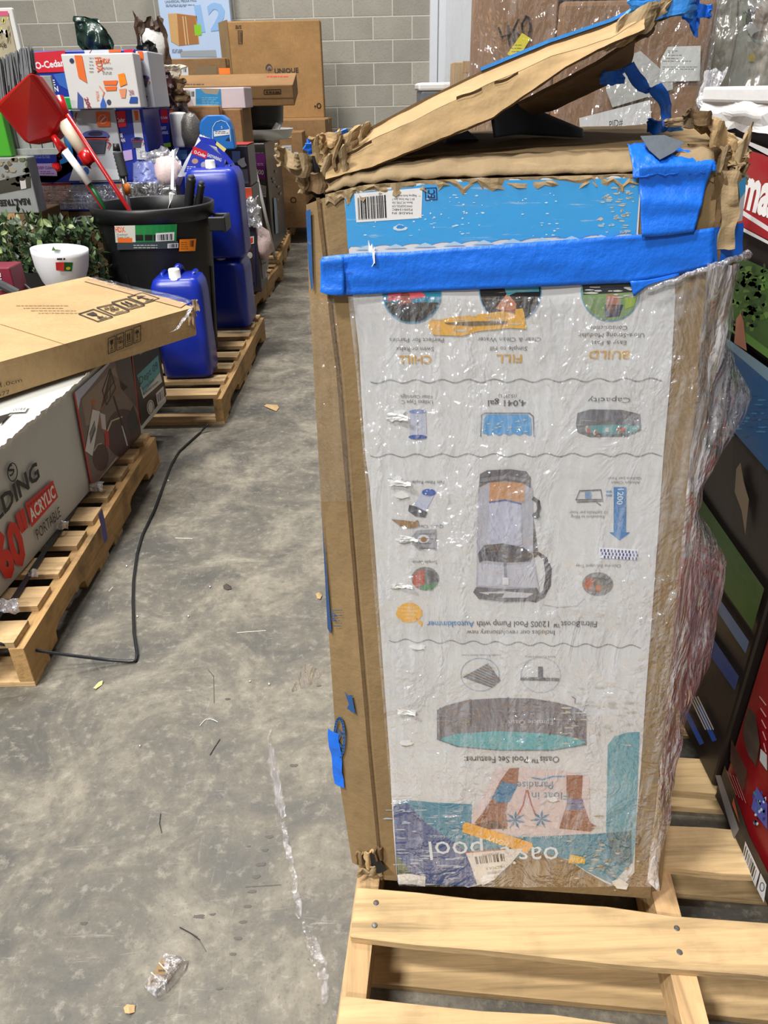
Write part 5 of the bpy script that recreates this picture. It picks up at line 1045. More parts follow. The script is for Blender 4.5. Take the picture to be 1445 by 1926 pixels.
for i in range(290):
    q = leafpos(); o = bpy.data.objects.new('leaf', LME[rl.choice((0, 0, 1, 1, 2))]); COL.objects.link(o); o.parent = t; o.location = q; o.rotation_euler = (rl.uniform(-.6, 2.2), rl.uniform(-1, 1), rl.uniform(0, 6.3)); s_ = rl.uniform(.8, 1.25); o.scale = (s_, s_, s_)
mb = MB()
for i in range(1700):
    q = pl+leafpos()+V((0, .03+.12*rl.random(), rl.uniform(-.12, 0)));
    if rl.random() < .35: q += V((0, .15, 0))
    Rm = Matrix.Translation(q) @ Matrix.Rotation(rl.uniform(0, 6.3), 4, 'Z') @ Matrix.Rotation(rl.uniform(-.6, 2.2), 4, 'X'); mb.add([Rm @ V(c) for c in ((0, 0, 0), (.012, .018, .002), (0, .042, -.004), (-.012, .018, .002))], [(0, 1, 2), (0, 2, 3)], rl.choice((0, 0, 0, 1)))
o = O('foliage', mb, LM, t); o['kind'] = 'stuff'
bw = onY(122, 545, 3.22); cb = V((bw.x, 3.22, .545))
t = T0('bowl_planter', 'white plastic bowl planter with a small green and red sticker', 'planter', cb)
mb = MB(); Tt = Matrix.Rotation(radians(5), 4, 'Y'); mb.lathe([(0, 0), (.062, 0), (.07, .012), (.066, .03), (.085, .06), (.105, .12), (.112, .17), (.113, .19), (.106, .19), (.10, .13), (.06, .05), (0, .045)], cb, 40, Tt); O('bowl', mb, M('white_matte_plastic', (226, 228, 232), .5, .03), t, smooth=True)
p = Print(Cyl(cb, .108, .25, .11), .004); p.p([(105, 492), (119, 492), (120, 509), (106, 508)], (200, 46, 44), 1); p.p([(119, 492), (134, 493), (134, 510), (120, 509)], (24, 96, 44), 1); p.lines(107, 483, 126, 489, 1, (60, 60, 60), 1, 2, 4); p.ell(127, 504, 4, 3, (220, 200, 60), 2); p.build('sticker', t)
box_ = lambda *a, **k: carton(*a, **k)
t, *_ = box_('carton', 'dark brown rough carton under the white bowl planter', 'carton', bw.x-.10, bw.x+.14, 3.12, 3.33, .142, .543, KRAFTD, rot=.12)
t, fr, rt, tp = carton('game_box', 'maroon box with white lettering, cut by the left edge', 'box', *pxbox(-30, 500, 22, 545, 3.0)[:2], 3.0, 3.12, .142, onY(5, 503, 3.0).z, M('maroon_board', (122, 30, 52), .5), tape=False)
p = Print(fr, .002); p.text('HORS', 7, 546, 1, 512, 8, (226, 222, 220), 1, .02); p.build('printed_title', t)
t = T0('door_pull', 'small steel and black hardware piece behind the flat carton', 'hardware', onY(45, 540, 3.1)); mb = MB(); mb.tube([onY(34, 532, 3.1), onY(40, 531, 3.1), onY(66, 552, 3.1)], .006, 8); O('bar', mb, STEEL, t); mb = MB(); mb.tube([onY(-8, 530, 2.98), onY(34, 552, 2.98)], .018, 8); O('arm', mb, M('grey_rubber', (62, 64, 66), .7), t)

# ================================================================ LEFT BACKGROUND: MOP CARTONS, BAGS
OB = M('mop_blue_board', (28, 48, 150), .35, .08); OG = M('mop_grey_board', (188, 190, 198), .4, .06)
DB = (30, 46, 150); CR = (206, 28, 48); HD = (236, 100, 34); LB = (70, 140, 214); PU = (186, 160, 216); WT = (226, 226, 228)
GRP = 'mop set cartons stacked behind the bin'
YO = 4.45
def mopart(p, x, y, k, L=3):       # printed picture of a bucket and mop
    p.ell(x, y, 22*k, 8*k, (74, 84, 150), L); p.ell(x, y-2*k, 12*k, 4*k, (24, 26, 60), L+1); p.p([(x-18*k, y+3*k), (x+18*k, y+3*k), (x+14*k, y+30*k), (x-13*k, y+30*k)], (70, 74, 92), L); p.line([(x-20*k, y+6*k), (x+20*k, y+6*k)], 2.4*k, (186, 46, 50), L+1); p.line([(x+18*k, y+10*k), (x+24*k, y+14*k), (x+20*k, y+22*k)], 2*k, (186, 46, 50), L)
def mopcarton(label, px, Y, d, z0=None, front_='full', lean=0):
    x0, x1, za_, zb_ = pxbox(*px, Y); za_ = za_ if z0 is None else z0
    return carton('mop_carton', label, 'carton', x0, x1, Y, Y+d, za_, zb_, OG, group=GRP, tape=False)
# support carton under the stack
x0, x1, za_, zb_ = pxbox(62, 396, 272, 430, YO)
z1 = onY(150, 397, YO).z
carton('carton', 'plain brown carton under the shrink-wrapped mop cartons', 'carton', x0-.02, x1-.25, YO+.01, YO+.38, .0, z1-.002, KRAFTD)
za = z1; zb = onY(150, 344, YO).z; zc = onY(150, 206, YO).z; zd = onY(150, 98, YO).z
X0 = onY(58, 370, YO).x; X1 = onY(240, 370, YO).x
t, fr, rt, tp = carton('mop_carton', 'bottom mop carton of the stack, covered in glinting shrink film', 'carton', X0, X1+.28, YO, YO+.36, za, zb, OB, tape=False)
p = Print(fr, .002); p.p([(66, 346), (134, 345), (136, 382), (72, 384)], (206, 60, 66), 1); p.p([(136, 345), (200, 345), (195, 385), (116, 391)], (38, 84, 170), 1); p.text('EASYWRING', 75, 395, 112, 393, 4, WT, 2); p.p([(212, 346), (234, 346), (236, 370), (220, 372)], (226, 120, 70), 2); p.lines(60, 350, 240, 385, 5, (196, 200, 210), 4, 4, 1.4); p.build('printed_graphics', t)
mb = MB(); mb.grid(lambda u, v: V((X0-.01+(X1+.02-X0)*u, YO-.008-.006*nz((u*9, v*7, 1), 1), za+.01+(zb-za-.02)*v)), 40, 14); O('shrink_film', mb, film('shrink_film', .62, (1, 1, 1), .35, 1.0, freq=24, rough=.12), t, smooth=True)
X0 = onY(46, 280, YO).x; Xe = onY(229, 280, YO).x
t, fr, rt, tp = carton('mop_carton', 'middle mop carton with lilac stripe, bucket picture and orange square', 'carton', X0, Xe, YO-.01, YO+.36, zb+.001, zc, OG, rot=radians(0), tape=False)
p = Print(fr, .002); p.p([(46, 250), (120, 246), (170, 300), (100, 345), (58, 342)], DB, 0); p.p([(120, 208), (136, 208), (150, 345), (58, 342), (55, 330), (108, 320), (104, 250)], DB, 0); p.p([(98, 250), (130, 246), (140, 300), (112, 310)], (40, 120, 196), 1)
p.text('CLEAN', 52, 288, 90, 286, 10, WT, 2, .03); p.lines(54, 292, 96, 298, 2, (140, 160, 220), 2); p.p([(53, 308), (106, 307), (108, 331), (58, 330)], PU, 2); p.text('DEEP CLEAN', 72, 318, 102, 318, 5, (70, 40, 110), 3, .02); p.lines(76, 321, 102, 328, 2, (90, 60, 130), 3); p.blot(65, 318, 6, 7, (226, 224, 232), 3)
p.p([(180, 211), (206, 211), (208, 238), (184, 238)], HD, 2); p.ring(194, 224, 8, 8, 1.6, (240, 220, 210), 3); p.line([(188, 230), (200, 218)], 2, (240, 220, 210), 3); p.line([(144, 212), (138, 236)], 2.4, (160, 36, 40), 2); mopart(p, 180, 254, 1.15); p.p([(130, 340), (140, 310), (225, 320), (225, 338)], (208, 210, 216), 1); p.ell(162, 322, 6, 8, (60, 100, 180), 2)
p.build('printed_graphics', t)
X2 = onY(276, 260, YO).x
t, fr, rt, tp = carton('mop_carton', 'narrow blue mop carton end with red square, right of the middle one', 'carton', Xe+.004, X2, YO, YO+.34, zb+.001, zc-.0, OB, tape=False)
p = Print(fr, .002); p.p([(210, 210), (236, 208), (238, 238), (214, 240)], CR, 1); p.text('O-Cedar', 213, 231, 236, 229, 8, WT, 2, .03); p.text('RINSE', 217, 259, 232, 258, 7, WT, 1, .02); p.text('CLEAN', 218, 268, 236, 267, 7, WT, 1, .02); p.p([(248, 206), (262, 206), (276, 300), (258, 300)], (200, 202, 208), 1); p.p([(252, 208), (260, 208), (261, 226), (255, 227)], HD, 2); mopart(p, 258, 262, .55); p.p([(230, 284), (248, 281), (250, 300), (234, 303)], PU, 1); p.build('printed_graphics', t)
X0 = onY(58, 150, YO+.03).x; Xe = onY(262, 150, YO+.03).x
t, fr, rt, tp = carton('mop_carton', 'top mop carton with large red patch and blue field, partly behind the bristles', 'carton', X0, Xe, YO+.03, YO+.36, zc+.001, zd+.01, OB, tape=False)
p = Print(fr, .002); p.p([(60, 99), (122, 94), (128, 135), (66, 137)], CR, 1); p.text('O-Cedar', 68, 130, 122, 124, 13, WT, 2, .03); p.lines(76, 142, 94, 147, 1, (180, 190, 230), 2, 5); p.p([(100, 140), (136, 134), (140, 176), (112, 160)], (36, 96, 186), 1); p.text('RINSE', 72, 161, 105, 160, 10, WT, 2, .03); p.text('CLEAN', 76, 173, 111, 172, 10, WT, 2, .03)
p.p([(158, 92), (205, 91), (206, 101), (160, 101)], (206, 210, 220), 1); p.p([(204, 89), (227, 88), (228, 98), (205, 99)], HD, 2); p.line([(172, 92), (168, 102)], 2, (160, 36, 40), 2); p.p([(232, 94), (250, 92), (255, 116), (244, 118)], CR, 2); p.build('printed_graphics', t)
X1_ = onY(288, 150, YO+.05).x
t, fr, rt, tp = carton('mop_carton', 'upright mop carton end with bucket pictures, top right of the stack', 'carton', Xe+.004, X1_, YO+.02, YO+.34, zc+.001, zd-.0, OG, tape=False)
p = Print(fr, .002); p.p([(258, 92), (268, 92), (270, 112), (262, 113)], HD, 1); p.p([(256, 160), (266, 160), (268, 186), (258, 184)], PU, 1); mopart(p, 268, 146, .6); mopart(p, 268, 182, .45); p.lines(262, 198, 284, 210, 3, (120, 120, 130), 2); p.build('printed_graphics', t)
# bin-liner carton in front of the stack
zg = onY(180, 207, 4.15).z; a_, b_, _, zh = pxbox(124, 100, 258, 206, 4.32)
t, fr, rt, tp = carton('green_tray', 'green plastic piece under the white trash bag box', 'tray', onY(102, 190, 4.25).x, onY(126, 190, 4.25).x, 4.36, 4.44, zc+.002, onY(120, 182, 4.25).z, M('green_plastic', (34, 146, 66), .35), tape=False)
t, fr, rt, tp = carton('trash_bag_box', 'white trash bag box with orange print, on the middle mop carton', 'box', a_, b_, 4.32, 4.45, zc+.004, zh, M('white_board', (214, 212, 210), .45, .04), tape=False)
p = Print(fr, .002); OR2 = (232, 112, 50)
p.ell(135, 114, 4, 4.5, (40, 60, 90), 1); p.p([(140, 104), (154, 104), (164, 156), (148, 146)], OR2, 1); p.text('HDX', 178, 108, 184, 136, 12, (226, 110, 60), 1, .02); p.text('HDX', 190, 119, 208, 119, 9, (226, 110, 60), 1, .03); p.text('Tall Kitchen', 193, 131, 212, 130, 5, (90, 90, 96), 1); p.lines(193, 134, 210, 140, 2, (150, 150, 150), 1)
p.p([(194, 152), (222, 151), (219, 160), (196, 160)], OR2, 1); p.p([(196, 163), (220, 162), (219, 170), (200, 171)], OR2, 1); p.p([(222, 140), (234, 137), (239, 158), (226, 163)], (244, 140, 30), 2); p.p([(224, 168), (238, 166), (236, 184), (228, 184)], (228, 150, 110), 1); p.text('200', 244, 179, 253, 178, 10, (150, 40, 60), 2); p.text('200', 158, 184, 166, 206, 7, (150, 40, 60), 2, .02)
p.p([(189, 196), (194, 182), (200, 196), (199, 206), (190, 206)], (60, 100, 190), 1); p.line([(187, 162), (196, 174), (193, 182)], 2, (226, 150, 110), 1); p.p([(146, 172), (156, 184), (158, 206), (146, 204)], (70, 90, 160), 1); p.p([(246, 182), (259, 182), (259, 194), (243, 194)], (40, 80, 160), 1); p.ell(205, 192, 4, 5, (60, 70, 100), 1); p.text('XTRA', 180, 170, 182, 190, 5, OR2, 1); p.lines(168, 106, 176, 138, 5, (120, 120, 126), 1); p.build('printed_graphics', t)
gq = [onY(x, y, 4.9) for x, y in ((138, 30), (160, 31), (182, 38), (200, 56), (214, 86))]; gr = [onY(x, y, 4.9) for x, y in ((146, 84), (160, 100), (176, 112), (196, 114), (212, 112))]
mb = MB(); mb.grid(lambda u, v: lerpl(gq, u).lerp(lerpl(gr, u), v)+V((0, -.07*sin(pi*u)*sin(pi*v), 0))+V((0, .05, .02))*nz((u*3, v*3, 4), 1.6), 24, 18); mb.grid(lambda u, v: lerpl(gq, u).lerp(lerpl(gr, u), v)+V((0, .04*sin(pi*u)*sin(pi*v), 0)), 12, 8)
tag(O('dark_green_bag', mb, M('dark_green_film', (26, 48, 38), .25, .3, 10, .5), None, smooth=True), 'dark green plastic bag standing behind the top mop carton', 'bag')
# left edge things
t, fr, rt, tp = carton('carton', 'brown carton under the upside-down camouflage print box', 'carton', onY(-40, 340, 4.0).x, onY(58, 395, 4.0).x, 4.0, 4.38, 0, onY(20, 402, 4.0).z-.002, KRAFTD)
t, fr, rt, tp = carton('camouflage_box', 'grey camouflage-printed box standing upside down at the left edge', 'box', onY(-90, 340, 4.0).x, onY(60, 340, 4.0).x, 4.0, 4.11, onY(20, 402, 4.0).z, onY(30, 296, 4.0).z, M('grey_camo_board', (140, 142, 140), .5, .25, 14), tape=False)
p = Print(fr, .002); p.up('REALTREE XTRA', -40, 55, 376, 11, (30, 30, 30), 2, .04, dy=-3); p.p([(-10, 342), (56, 326), (58, 352), (-10, 366)], (60, 58, 50), 1)
for i in range(26): p.blot(random.uniform(-5, 55), random.uniform(298, 350), random.uniform(3, 9), random.uniform(2, 6), random.choice(((110, 98, 72), (150, 142, 122), (54, 50, 40), (96, 102, 70))), 1, 8)
p.p([(37, 336), (48, 336), (50, 354), (40, 356)], (196, 192, 190), 3); p.ell(42, 337, 6, 3, (50, 34, 30), 4); p.build('printed_graphics', t)
t = T0('slatted_panel', 'weathered grey plank panel leaning behind the dustpan at the left edge', 'panel', onY(10, 292, 4.1)); x0 = onY(-40, 250, 4.1).x; zq = onY(30, 294, 4.05).z
for i in range(7): box('slat', x0+i*.058, x0+i*.058+.054, 4.12, 4.14, zq, zq+.34-.02*(i % 2), M('grey_weathered_wood', (140, 144, 140), .8, .3, 30), t)
box('rail', x0, x0+.42, 4.10, 4.12, zq+.0, zq+.03, M('grey_weathered_wood', (140, 144, 140), .8), t)
a_, b_, c_, d_ = pxbox(-40, 172, 11, 292, 4.05)
t, *_ = carton('green_box', 'bright green box sliver at the left edge', 'box', a_, b_, 4.03, 4.09, zq, d_, M('bright_green_board', (70, 160, 40), .4), tape=False)
a_, b_, c_, d_ = pxbox(-60, 15, 34, 120, 4.9)
t = T0('framed_panel', 'white-framed botanical picture panel at the top left edge', 'picture', ((a_+b_)/2, 4.9, 0))
box('frame', a_, b_, 4.90, 4.93, 0, d_, M('white_frame', (216, 214, 206), .5), t, bevel=.006); box('picture', a_+.02, b_-.025, 4.893, 4.90, .1, d_-.03, M('tan_picture_print', (172, 160, 132), .6, .3, 12), t)
sf = Surf((a_, 4.8925, 0), (1, 0, 0), (0, 0, 1), (0, -1, 0)); p = Print(sf, .001); p.p([(-5, 21), (15, 21), (16, 30), (-5, 30)], (206, 90, 120), 1); p.p([(-5, 56), (14, 56), (14, 63), (-5, 63)], (220, 218, 214), 1); p.text('8%8', -8, 88, 13, 90, 8, (30, 30, 30), 2)
for i in range(24): p.blot(random.uniform(-5, 20), random.uniform(34, 100), random.uniform(1, 3), random.uniform(3, 9), random.choice(((150, 136, 100), (190, 182, 160), (110, 104, 76), (206, 200, 100))), 1, 7)
p.build('print', t)

# ---- pallet three: bags, mop cartons
Y3 = 4.95
x0, x1, _, ztop = pxbox(436, 274, 480, 560, Y3)
zmid = onY(460, 352, Y3).z
t, fr, rt, tp = carton('mop_carton', 'tall dark mop carton on the third pallet right of the jerry cans', 'carton', -1.02, x1, Y3, Y3+.32, .142, zmid, M('dark_print_board', (48, 42, 48), .35, .15), tape=False)
p = Print(fr, .002); p.p([(446, 355), (474, 353), (476, 372), (450, 376)], (200, 70, 40), 1); p.p([(452, 385), (476, 380), (478, 420), (456, 425)], (86, 96, 120), 1); p.p([(456, 432), (470, 430), (472, 462), (460, 464)], (66, 120, 50), 1); p.p([(464, 446), (478, 444), (478, 458), (465, 460)], (200, 202, 204), 1); p.p([(460, 452), (476, 446), (476, 456), (462, 462)], (206, 60, 34), 2); p.p([(462, 466), (478, 460), (480, 530), (466, 538)], (58, 46, 44), 1); p.ell(470, 480, 5, 6, (200, 196, 190), 2); p.line([(479, 462), (481, 536)], 2, (30, 40, 110), 2); p.build('printed_graphics', t)
t, fr, rt, tp = carton('mop_carton', 'black mop carton with red top behind the refill bag', 'carton', -1.02, x1-.004, Y3+.01, Y3+.31, zmid+.002, ztop, M('dark_print_board', (48, 42, 48), .35, .15), tape=False)
p = Print(tp, .002); p.rect(.02, .01, .30, .29, (180, 50, 52), 0); p.build('top_print', t)
p = Print(fr, .002); p.p([(467, 276), (476, 276), (479, 350), (472, 350)], (196, 70, 50), 1); p.p([(436, 284), (452, 284), (452, 305), (438, 306)], (96, 120, 170), 1); p.ell(434, 279, 8, 2, (130, 180, 60), 1); p.blot(456, 306, 9, 10, (206, 206, 200), 2); p.p([(446, 320), (466, 318), (468, 345), (450, 346)], (70, 72, 86), 1); p.p([(440, 310), (446, 312), (444, 322)], (160, 60, 60), 2); p.build('printed_graphics', t)
a_, b_, c_, d_ = pxbox(292, 280, 370, 330, 4.70)
t, fr, rt, tp = carton('mop_carton', 'blue mop carton lying flat behind the white pole', 'carton', a_+.08, b_+.06, 4.83, 4.94, .142, d_, OB, tape=False)
p = Print(fr, .002); p.p([(304, 284), (322, 284), (322, 294), (304, 294)], (206, 208, 216), 1); p.p([(330, 282), (352, 282), (352, 300), (332, 300)], (106, 160, 214), 1); p.build('printed_graphics', t)
a_, b_, c_, d_ = pxbox(302, 204, 330, 276, 4.95)
t, fr, rt, tp = carton('mop_carton', 'half black, half blue mop carton standing left of the white roll', 'carton', a_-.13, b_, 4.95, 5.2, .142, d_, M('dark_print_board', (48, 42, 48), .35, .15), tape=False)
p = Print(fr, .002); p.p([(300, 204), (318, 204), (320, 276), (304, 276)], DB, 1); p.p([(302, 206), (315, 206), (317, 230), (304, 231)], CR, 2); p.text('O-Cedar', 303, 224, 316, 223, 5, WT, 3, .02); p.text('EASY', 304, 244, 314, 243, 6, WT, 2, .02); p.text('WRING', 305, 253, 317, 252, 6, WT, 2, .02); p.p([(306, 270), (321, 268), (322, 276), (307, 277)], (150, 210, 50), 2); p.p([(266, 214), (298, 206), (298, 222), (268, 224)], (150, 30, 34), 1); p.p([(268, 226), (298, 224), (298, 274), (270, 276)], (36, 34, 36), 1); p.p([(283, 238), (288, 228), (294, 238), (288, 244)], (70, 140, 190), 2); p.ell(326, 248, 3, 5, (196, 180, 170), 2); p.p([(318, 208), (330, 206), (330, 214), (319, 215)], HD, 2); p.build('printed_graphics', t)
zz = onY(350, 277, 4.85).z
t = T0('towel_roll', 'white wrapped roll beside the grey bag on the blue carton', 'roll', onY(343, 276, 4.80)); mb = MB(); c = onY(343, 276, 4.80); mb.lathe([(0, 0), (.045, 0), (.05, .01), (.05, .165), (.042, .175), (.02, .178), (.018, .15), (0, .15)], c, 24); O('roll', mb, WHITE, t, smooth=True)
mb = MB(); mb.lathe([(0, 0), (.05, 0), (.062, .06), (.055, .13), (.03, .17), (0, .175)], onY(364, 276, 4.78), 18); o = tag(O('grey_bag', mb, M('grey_shiny_film', (92, 88, 84), .2, .5, 20, .8), None, smooth=True), 'shiny grey plastic bag bundle right of the white roll', 'bag')
t = T0('round_package', 'round blue blister package with white band on the black mop carton', 'package', onY(408, 276, 4.78)); mb = MB()
bpx = onY(408, 250, 4.78); ol = [(-.095, -.085), (-.095, .02), (-.08, .065), (-.045, .09), (.045, .09), (.08, .065), (.095, .02), (.10, -.085)]
mb.prism(ol, lambda a, b, h: bpx+V((a, h, b)), -.03, .06); O('package_body', mb, M('blue_package', (34, 110, 190), .3, .1), t, bevel=.01)
sf = Surf(bpx+V((0, -.032, 0)), (1, 0, 0), (0, 0, 1), (0, -1, 0)); p = Print(sf, .001); p.p([(402, 247), (432, 243), (433, 253), (403, 257)], WT, 1); p.lines(405, 246, 430, 252, 2, (60, 60, 70), 2); p.line([(400, 268), (400, 240), (406, 230), (416, 226), (426, 230), (432, 240), (434, 266)], 1.3, (190, 214, 236), 1); p.p([(424, 264), (430, 258), (434, 265)], (30, 40, 60), 1); p.text('5', 416, 242, 419, 242, 5, WT, 2); p.build('printed_band', t)
# refill bag
rbq = [onY(x, y, 4.35) for x, y in ((376, 252), (398, 258), (440, 306), (424, 330), (334, 330), (350, 296))]
t = T0('refill_bag', 'blue and white mop refill bag leaning on top of the stacked jerry can', 'bag', onY(385, 328, 4.3))
mb = MB(); qa = [onY(x, y, 4.22) for x, y in ((376, 252), (366, 275), (350, 300), (334, 332))]; qb = [onY(x, y, 4.26) for x, y in ((400, 262), (418, 285), (425, 302), (420, 330))]
bagf = lambda u, v, s_: lerpl(qa, v).lerp(lerpl(qb, v), u)+V((0, s_*.035*sin(pi*u)*sin(pi*min(1, v*.9+.1)), 0))+V((0, .006, .004))*nz((u*4, v*5, s_), 2)
mb.grid(lambda u, v: bagf(u, v, -1), 16, 16); mb.grid(lambda u, v: bagf(u, v, 1), 16, 16); O('bag_body', mb, M('white_shiny_film', (214, 216, 226), .25, .1, 12, .4), t, smooth=True)
class BagS:
    n = V((0, -1, 0))
    def px(s, x, y): q = onY(x, y, 4.2); return (q.x, q.z)
    def at(s, u, v, h=0):
        return V((u, 4.2-h, v))
p = Print(BagS(), .002)
for pts, c, L in ((((373, 256), (404, 262), (412, 278), (380, 268)), (26, 50, 180), 1), (((404, 262), (440, 306), (432, 310), (410, 284)), (26, 50, 180), 1), (((380, 262), (424, 298), (420, 326), (346, 324), (366, 276)), (34, 56, 170), 0), (((364, 275), (391, 286), (388, 299), (360, 288)), CR, 2), (((408, 266), (426, 280), (422, 286), (406, 272)), (226, 210, 120), 2)): p.p(pts, c, L)
p.text('O-Cedar', 365, 288, 387, 296, 6, WT, 3, .03); p.text('EASYWRING', 390, 294, 416, 304, 6, WT, 2, .02); p.ell(367, 303, 6, 5, (190, 150, 130), 2); p.ell(384, 310, 6, 6, (170, 170, 180), 2); p.ell(405, 320, 8, 5, (206, 170, 150), 2); p.lines(352, 312, 368, 322, 3, WT, 2); p.p([(366, 322), (392, 324), (392, 330), (366, 328)], HD, 2); p.build('printed_graphics', t)
# black liner pack and bags on top, left of the jerry can
zl = onY(290, 385, 4.25).z
t = T0('liner_pack', 'shrink-wrapped pack of black liners behind the bin rim', 'package', onY(290, 385, 4.3)-V((0, 0, .0)))
a_, b_, c_, d_ = pxbox(238, 345, 334, 390, 4.28)
mb = MB(); mb.box(a_, b_, 4.28, 4.40, .142, d_); O('pack', mb, M('black_film', (20, 20, 24), .2, .3, 20, .9), t, bevel=.02, seg=3)
mb = MB(); mb.grid(lambda u, v: V((a_+(b_-a_)*u, 4.268-.008*nz((u*6, v*5, 1), 1), c_-.02+(d_-c_+.03)*v)), 30, 10); O('shrink_film', mb, bpy.data.materials['shrink_film'], t, smooth=True)
a_, b_, c_, d_ = pxbox(246, 305, 296, 345, 4.28)
mb = MB(); mb.grid(lambda u, v: V((a_+(b_-a_)*u, 4.30+.06*v-.03*sin(pi*u), d_*v+c_*(1-v)-.015*abs(u-.5)))+V((0, .02, .01))*nz((u*4, v*4, 1), 2), 14, 10); tag(O('snack_bag', mb, M('blue_white_bag', (120, 130, 190), .25, .5, 14, .6), None, smooth=True, solid=.01), 'crinkled blue and clear bag on the black liner pack', 'bag')
a_, b_, c_, d_ = pxbox(290, 308, 334, 350, 4.26)
t = T0('candy_bag', 'clear bag of red and white pieces beside the white pole', 'bag', V(((a_+b_)/2, 4.33, c_)))
mb = MB(); mb.lathe([(0, 0), (.06, 0), (.075, .04), (.07, .09), (.04, .125), (0, .13)], V(((a_+b_)/2, 4.33, c_)), 20); mb.v = [q+V((nz(q, 22, 1), nz(q, 22, 4), nz(q, 22, 7)))*.022 for q in mb.v]; O('bag_body', mb, M('candy_print', (226, 200, 196), .35, .35, 90, .4), t, smooth=True)
o = crumple('clear_wrapper', onY(300, 300, 4.40), (.10, .05), .03, None, film('bag_film', .55, (1, 1, 1), .4, 1.0, freq=26), 51, 18, 12, ax=V((1, .2, 0)), ay=V((0, .4, 1))); tag(o, 'clear crinkled wrapper above the blue and clear bag', 'plastic film')

# ---- cartons on the fourth and fifth pallets and against the wall
def pc_(label, px, Y, d, z0, mat, rot=0, name='carton', cat='carton', zt=None, **k):
    x0, x1, _, z1 = pxbox(*px, Y)
    return carton(name, label, cat, x0, x1, Y, Y+d, z0, z1 if zt is None else zt, mat, rot=rot, **k)
DG_ = M('charcoal_wrapped_board', (70, 68, 66), .3, .2, 8, .3)
t, fr, rt, tp = pc_('charcoal film-wrapped carton with purple label on the fourth pallet', (400, 270, 507, 480), 6.28, 1.0, .142, DG_, tape=False)
rt_px = rt
p = Print(fr, .002); p.p([(470, 284), (500, 290), (499, 338), (478, 336)], (120, 38, 124), 1); p.text('5000', 476, 326, 496, 329, 9, WT, 2, .02); p.text('10', 476, 310, 482, 311, 7, WT, 2); p.lines(484, 306, 497, 312, 2, (200, 170, 210), 2); p.lines(478, 285, 496, 290, 1, (150, 160, 120), 2); p.p([(482, 346), (501, 350), (501, 371), (484, 368)], (190, 192, 196), 1); p.lines(484, 350, 500, 368, 5, (90, 90, 94), 2); p.p([(500, 296), (507, 296), (507, 476), (503, 478)], (26, 26, 26), 1); p.build('printed_labels', t)
p = Print(rt, .003); p.p([(514, 372), (519, 372), (523, 438), (518, 440)], (150, 176, 200), 1)
for i in range(12): p.blot(random.uniform(512, 538), random.uniform(290, 400), 3, 3, (130, 132, 132), 1, 6)
p.build('side_scuffs', t)
zd_ = tp.o.z
# tub and tray on it
c = onY(488, 262, 6.6); c.z = zd_+.075
t = T0('black_tub', 'round black tub stacked on the white tray', 'tub', c); mb = MB(); mb.lathe([(0, 0), (.17, 0), (.20, .05), (.215, .20), (.225, .21), (.215, .215), (.205, .2), (.19, .04), (0, .03)], c, 36); O('tub_body', mb, BLACK, t, smooth=True)
c = V((c.x+.0, 6.62, zd_+.002)); t = T0('white_tray', 'white plastic tray with raised lip on the charcoal carton', 'tray', c)
mb = MB(); mb.lathe([(0, 0), (.22, 0), (.25, .02), (.27, .07), (.275, .075), (.265, .078), (.24, .03), (.2, .015), (0, .012)], c, 40, sx=1.0, sy=.8); O('tray_body', mb, WHITE, t, smooth=True)
q0 = onY(508, 262, 6.5); q1 = onY(522, 232, 6.5); mb = MB(); mb.tube([q0, q1, q1+V((-.02, 0, .02))], .03, 10); O('tray_lip', mb, WHITE, t, smooth=True)
pc_('tall brown carton between the blue package and the charcoal carton', (340, 205, 470, 560), 5.35, .45, .142, cardboard('mid_kraft', (146, 112, 76)), zt=onY(450, 205, 5.35).z)
t, fr, rt, tp = pc_('light blue and pink carton below the long brown carton', (340, 165, 461, 206), 5.45, .30, 0, M('pinkish_board', (198, 184, 190), .5), zt=onY(400, 165, 5.45).z, tape=False) if False else carton('carton', 'light blue and pink carton below the long brown carton', 'carton', *pxbox(338, 165, 461, 206, 5.45)[:2], 5.45, 5.78, onY(450, 205, 5.35).z+.002, onY(400, 165, 5.45).z, M('pinkish_board', (198, 184, 190), .5), tape=False)
p = Print(fr, .002); p.p([(368, 167), (415, 167), (417, 205), (370, 205)], (38, 130, 186), 1); p.p([(376, 166), (414, 167), (409, 178), (386, 176)], (150, 140, 126), 2); p.p([(352, 169), (368, 169), (369, 204), (368, 204)], (200, 206, 212), 2); p.bars(((357, 172), (366, 172), (366, 182), (358, 182)), L=3, n=8); p.lines(380, 182, 412, 198, 5, (120, 176, 216), 2); p.p([(368, 196), (417, 198), (417, 205), (368, 205)], (110, 180, 220), 3); p.build('printed_graphics', t)
lx0 = onY(322, 180, 6.05).x; lx1 = onY(553, 180, 6.05).x; MK = cardboard('mid_kraft', (146, 112, 76))
t = T0('long_carton', 'long brown carton with handling marks lying tilted across the stacks', 'carton', V(((lx0+lx1)/2, 6.2, onY(450, 201, 6.05).z)))
q1, q2, q3 = [onY(450, y, Y) for y, Y in ((201, 6.06), (161, 6.02), (139, 6.36))]; q4 = q1+(q3-q2)
mb = MB(); mb.prism([(q.y, q.z) for q in (q1, q2, q3, q4)], lambda a, b, h: V((h+(b-q1.z)*.0, a, b)), lx0, lx1); O('carton_body', mb, MK, t, bevel=.008)
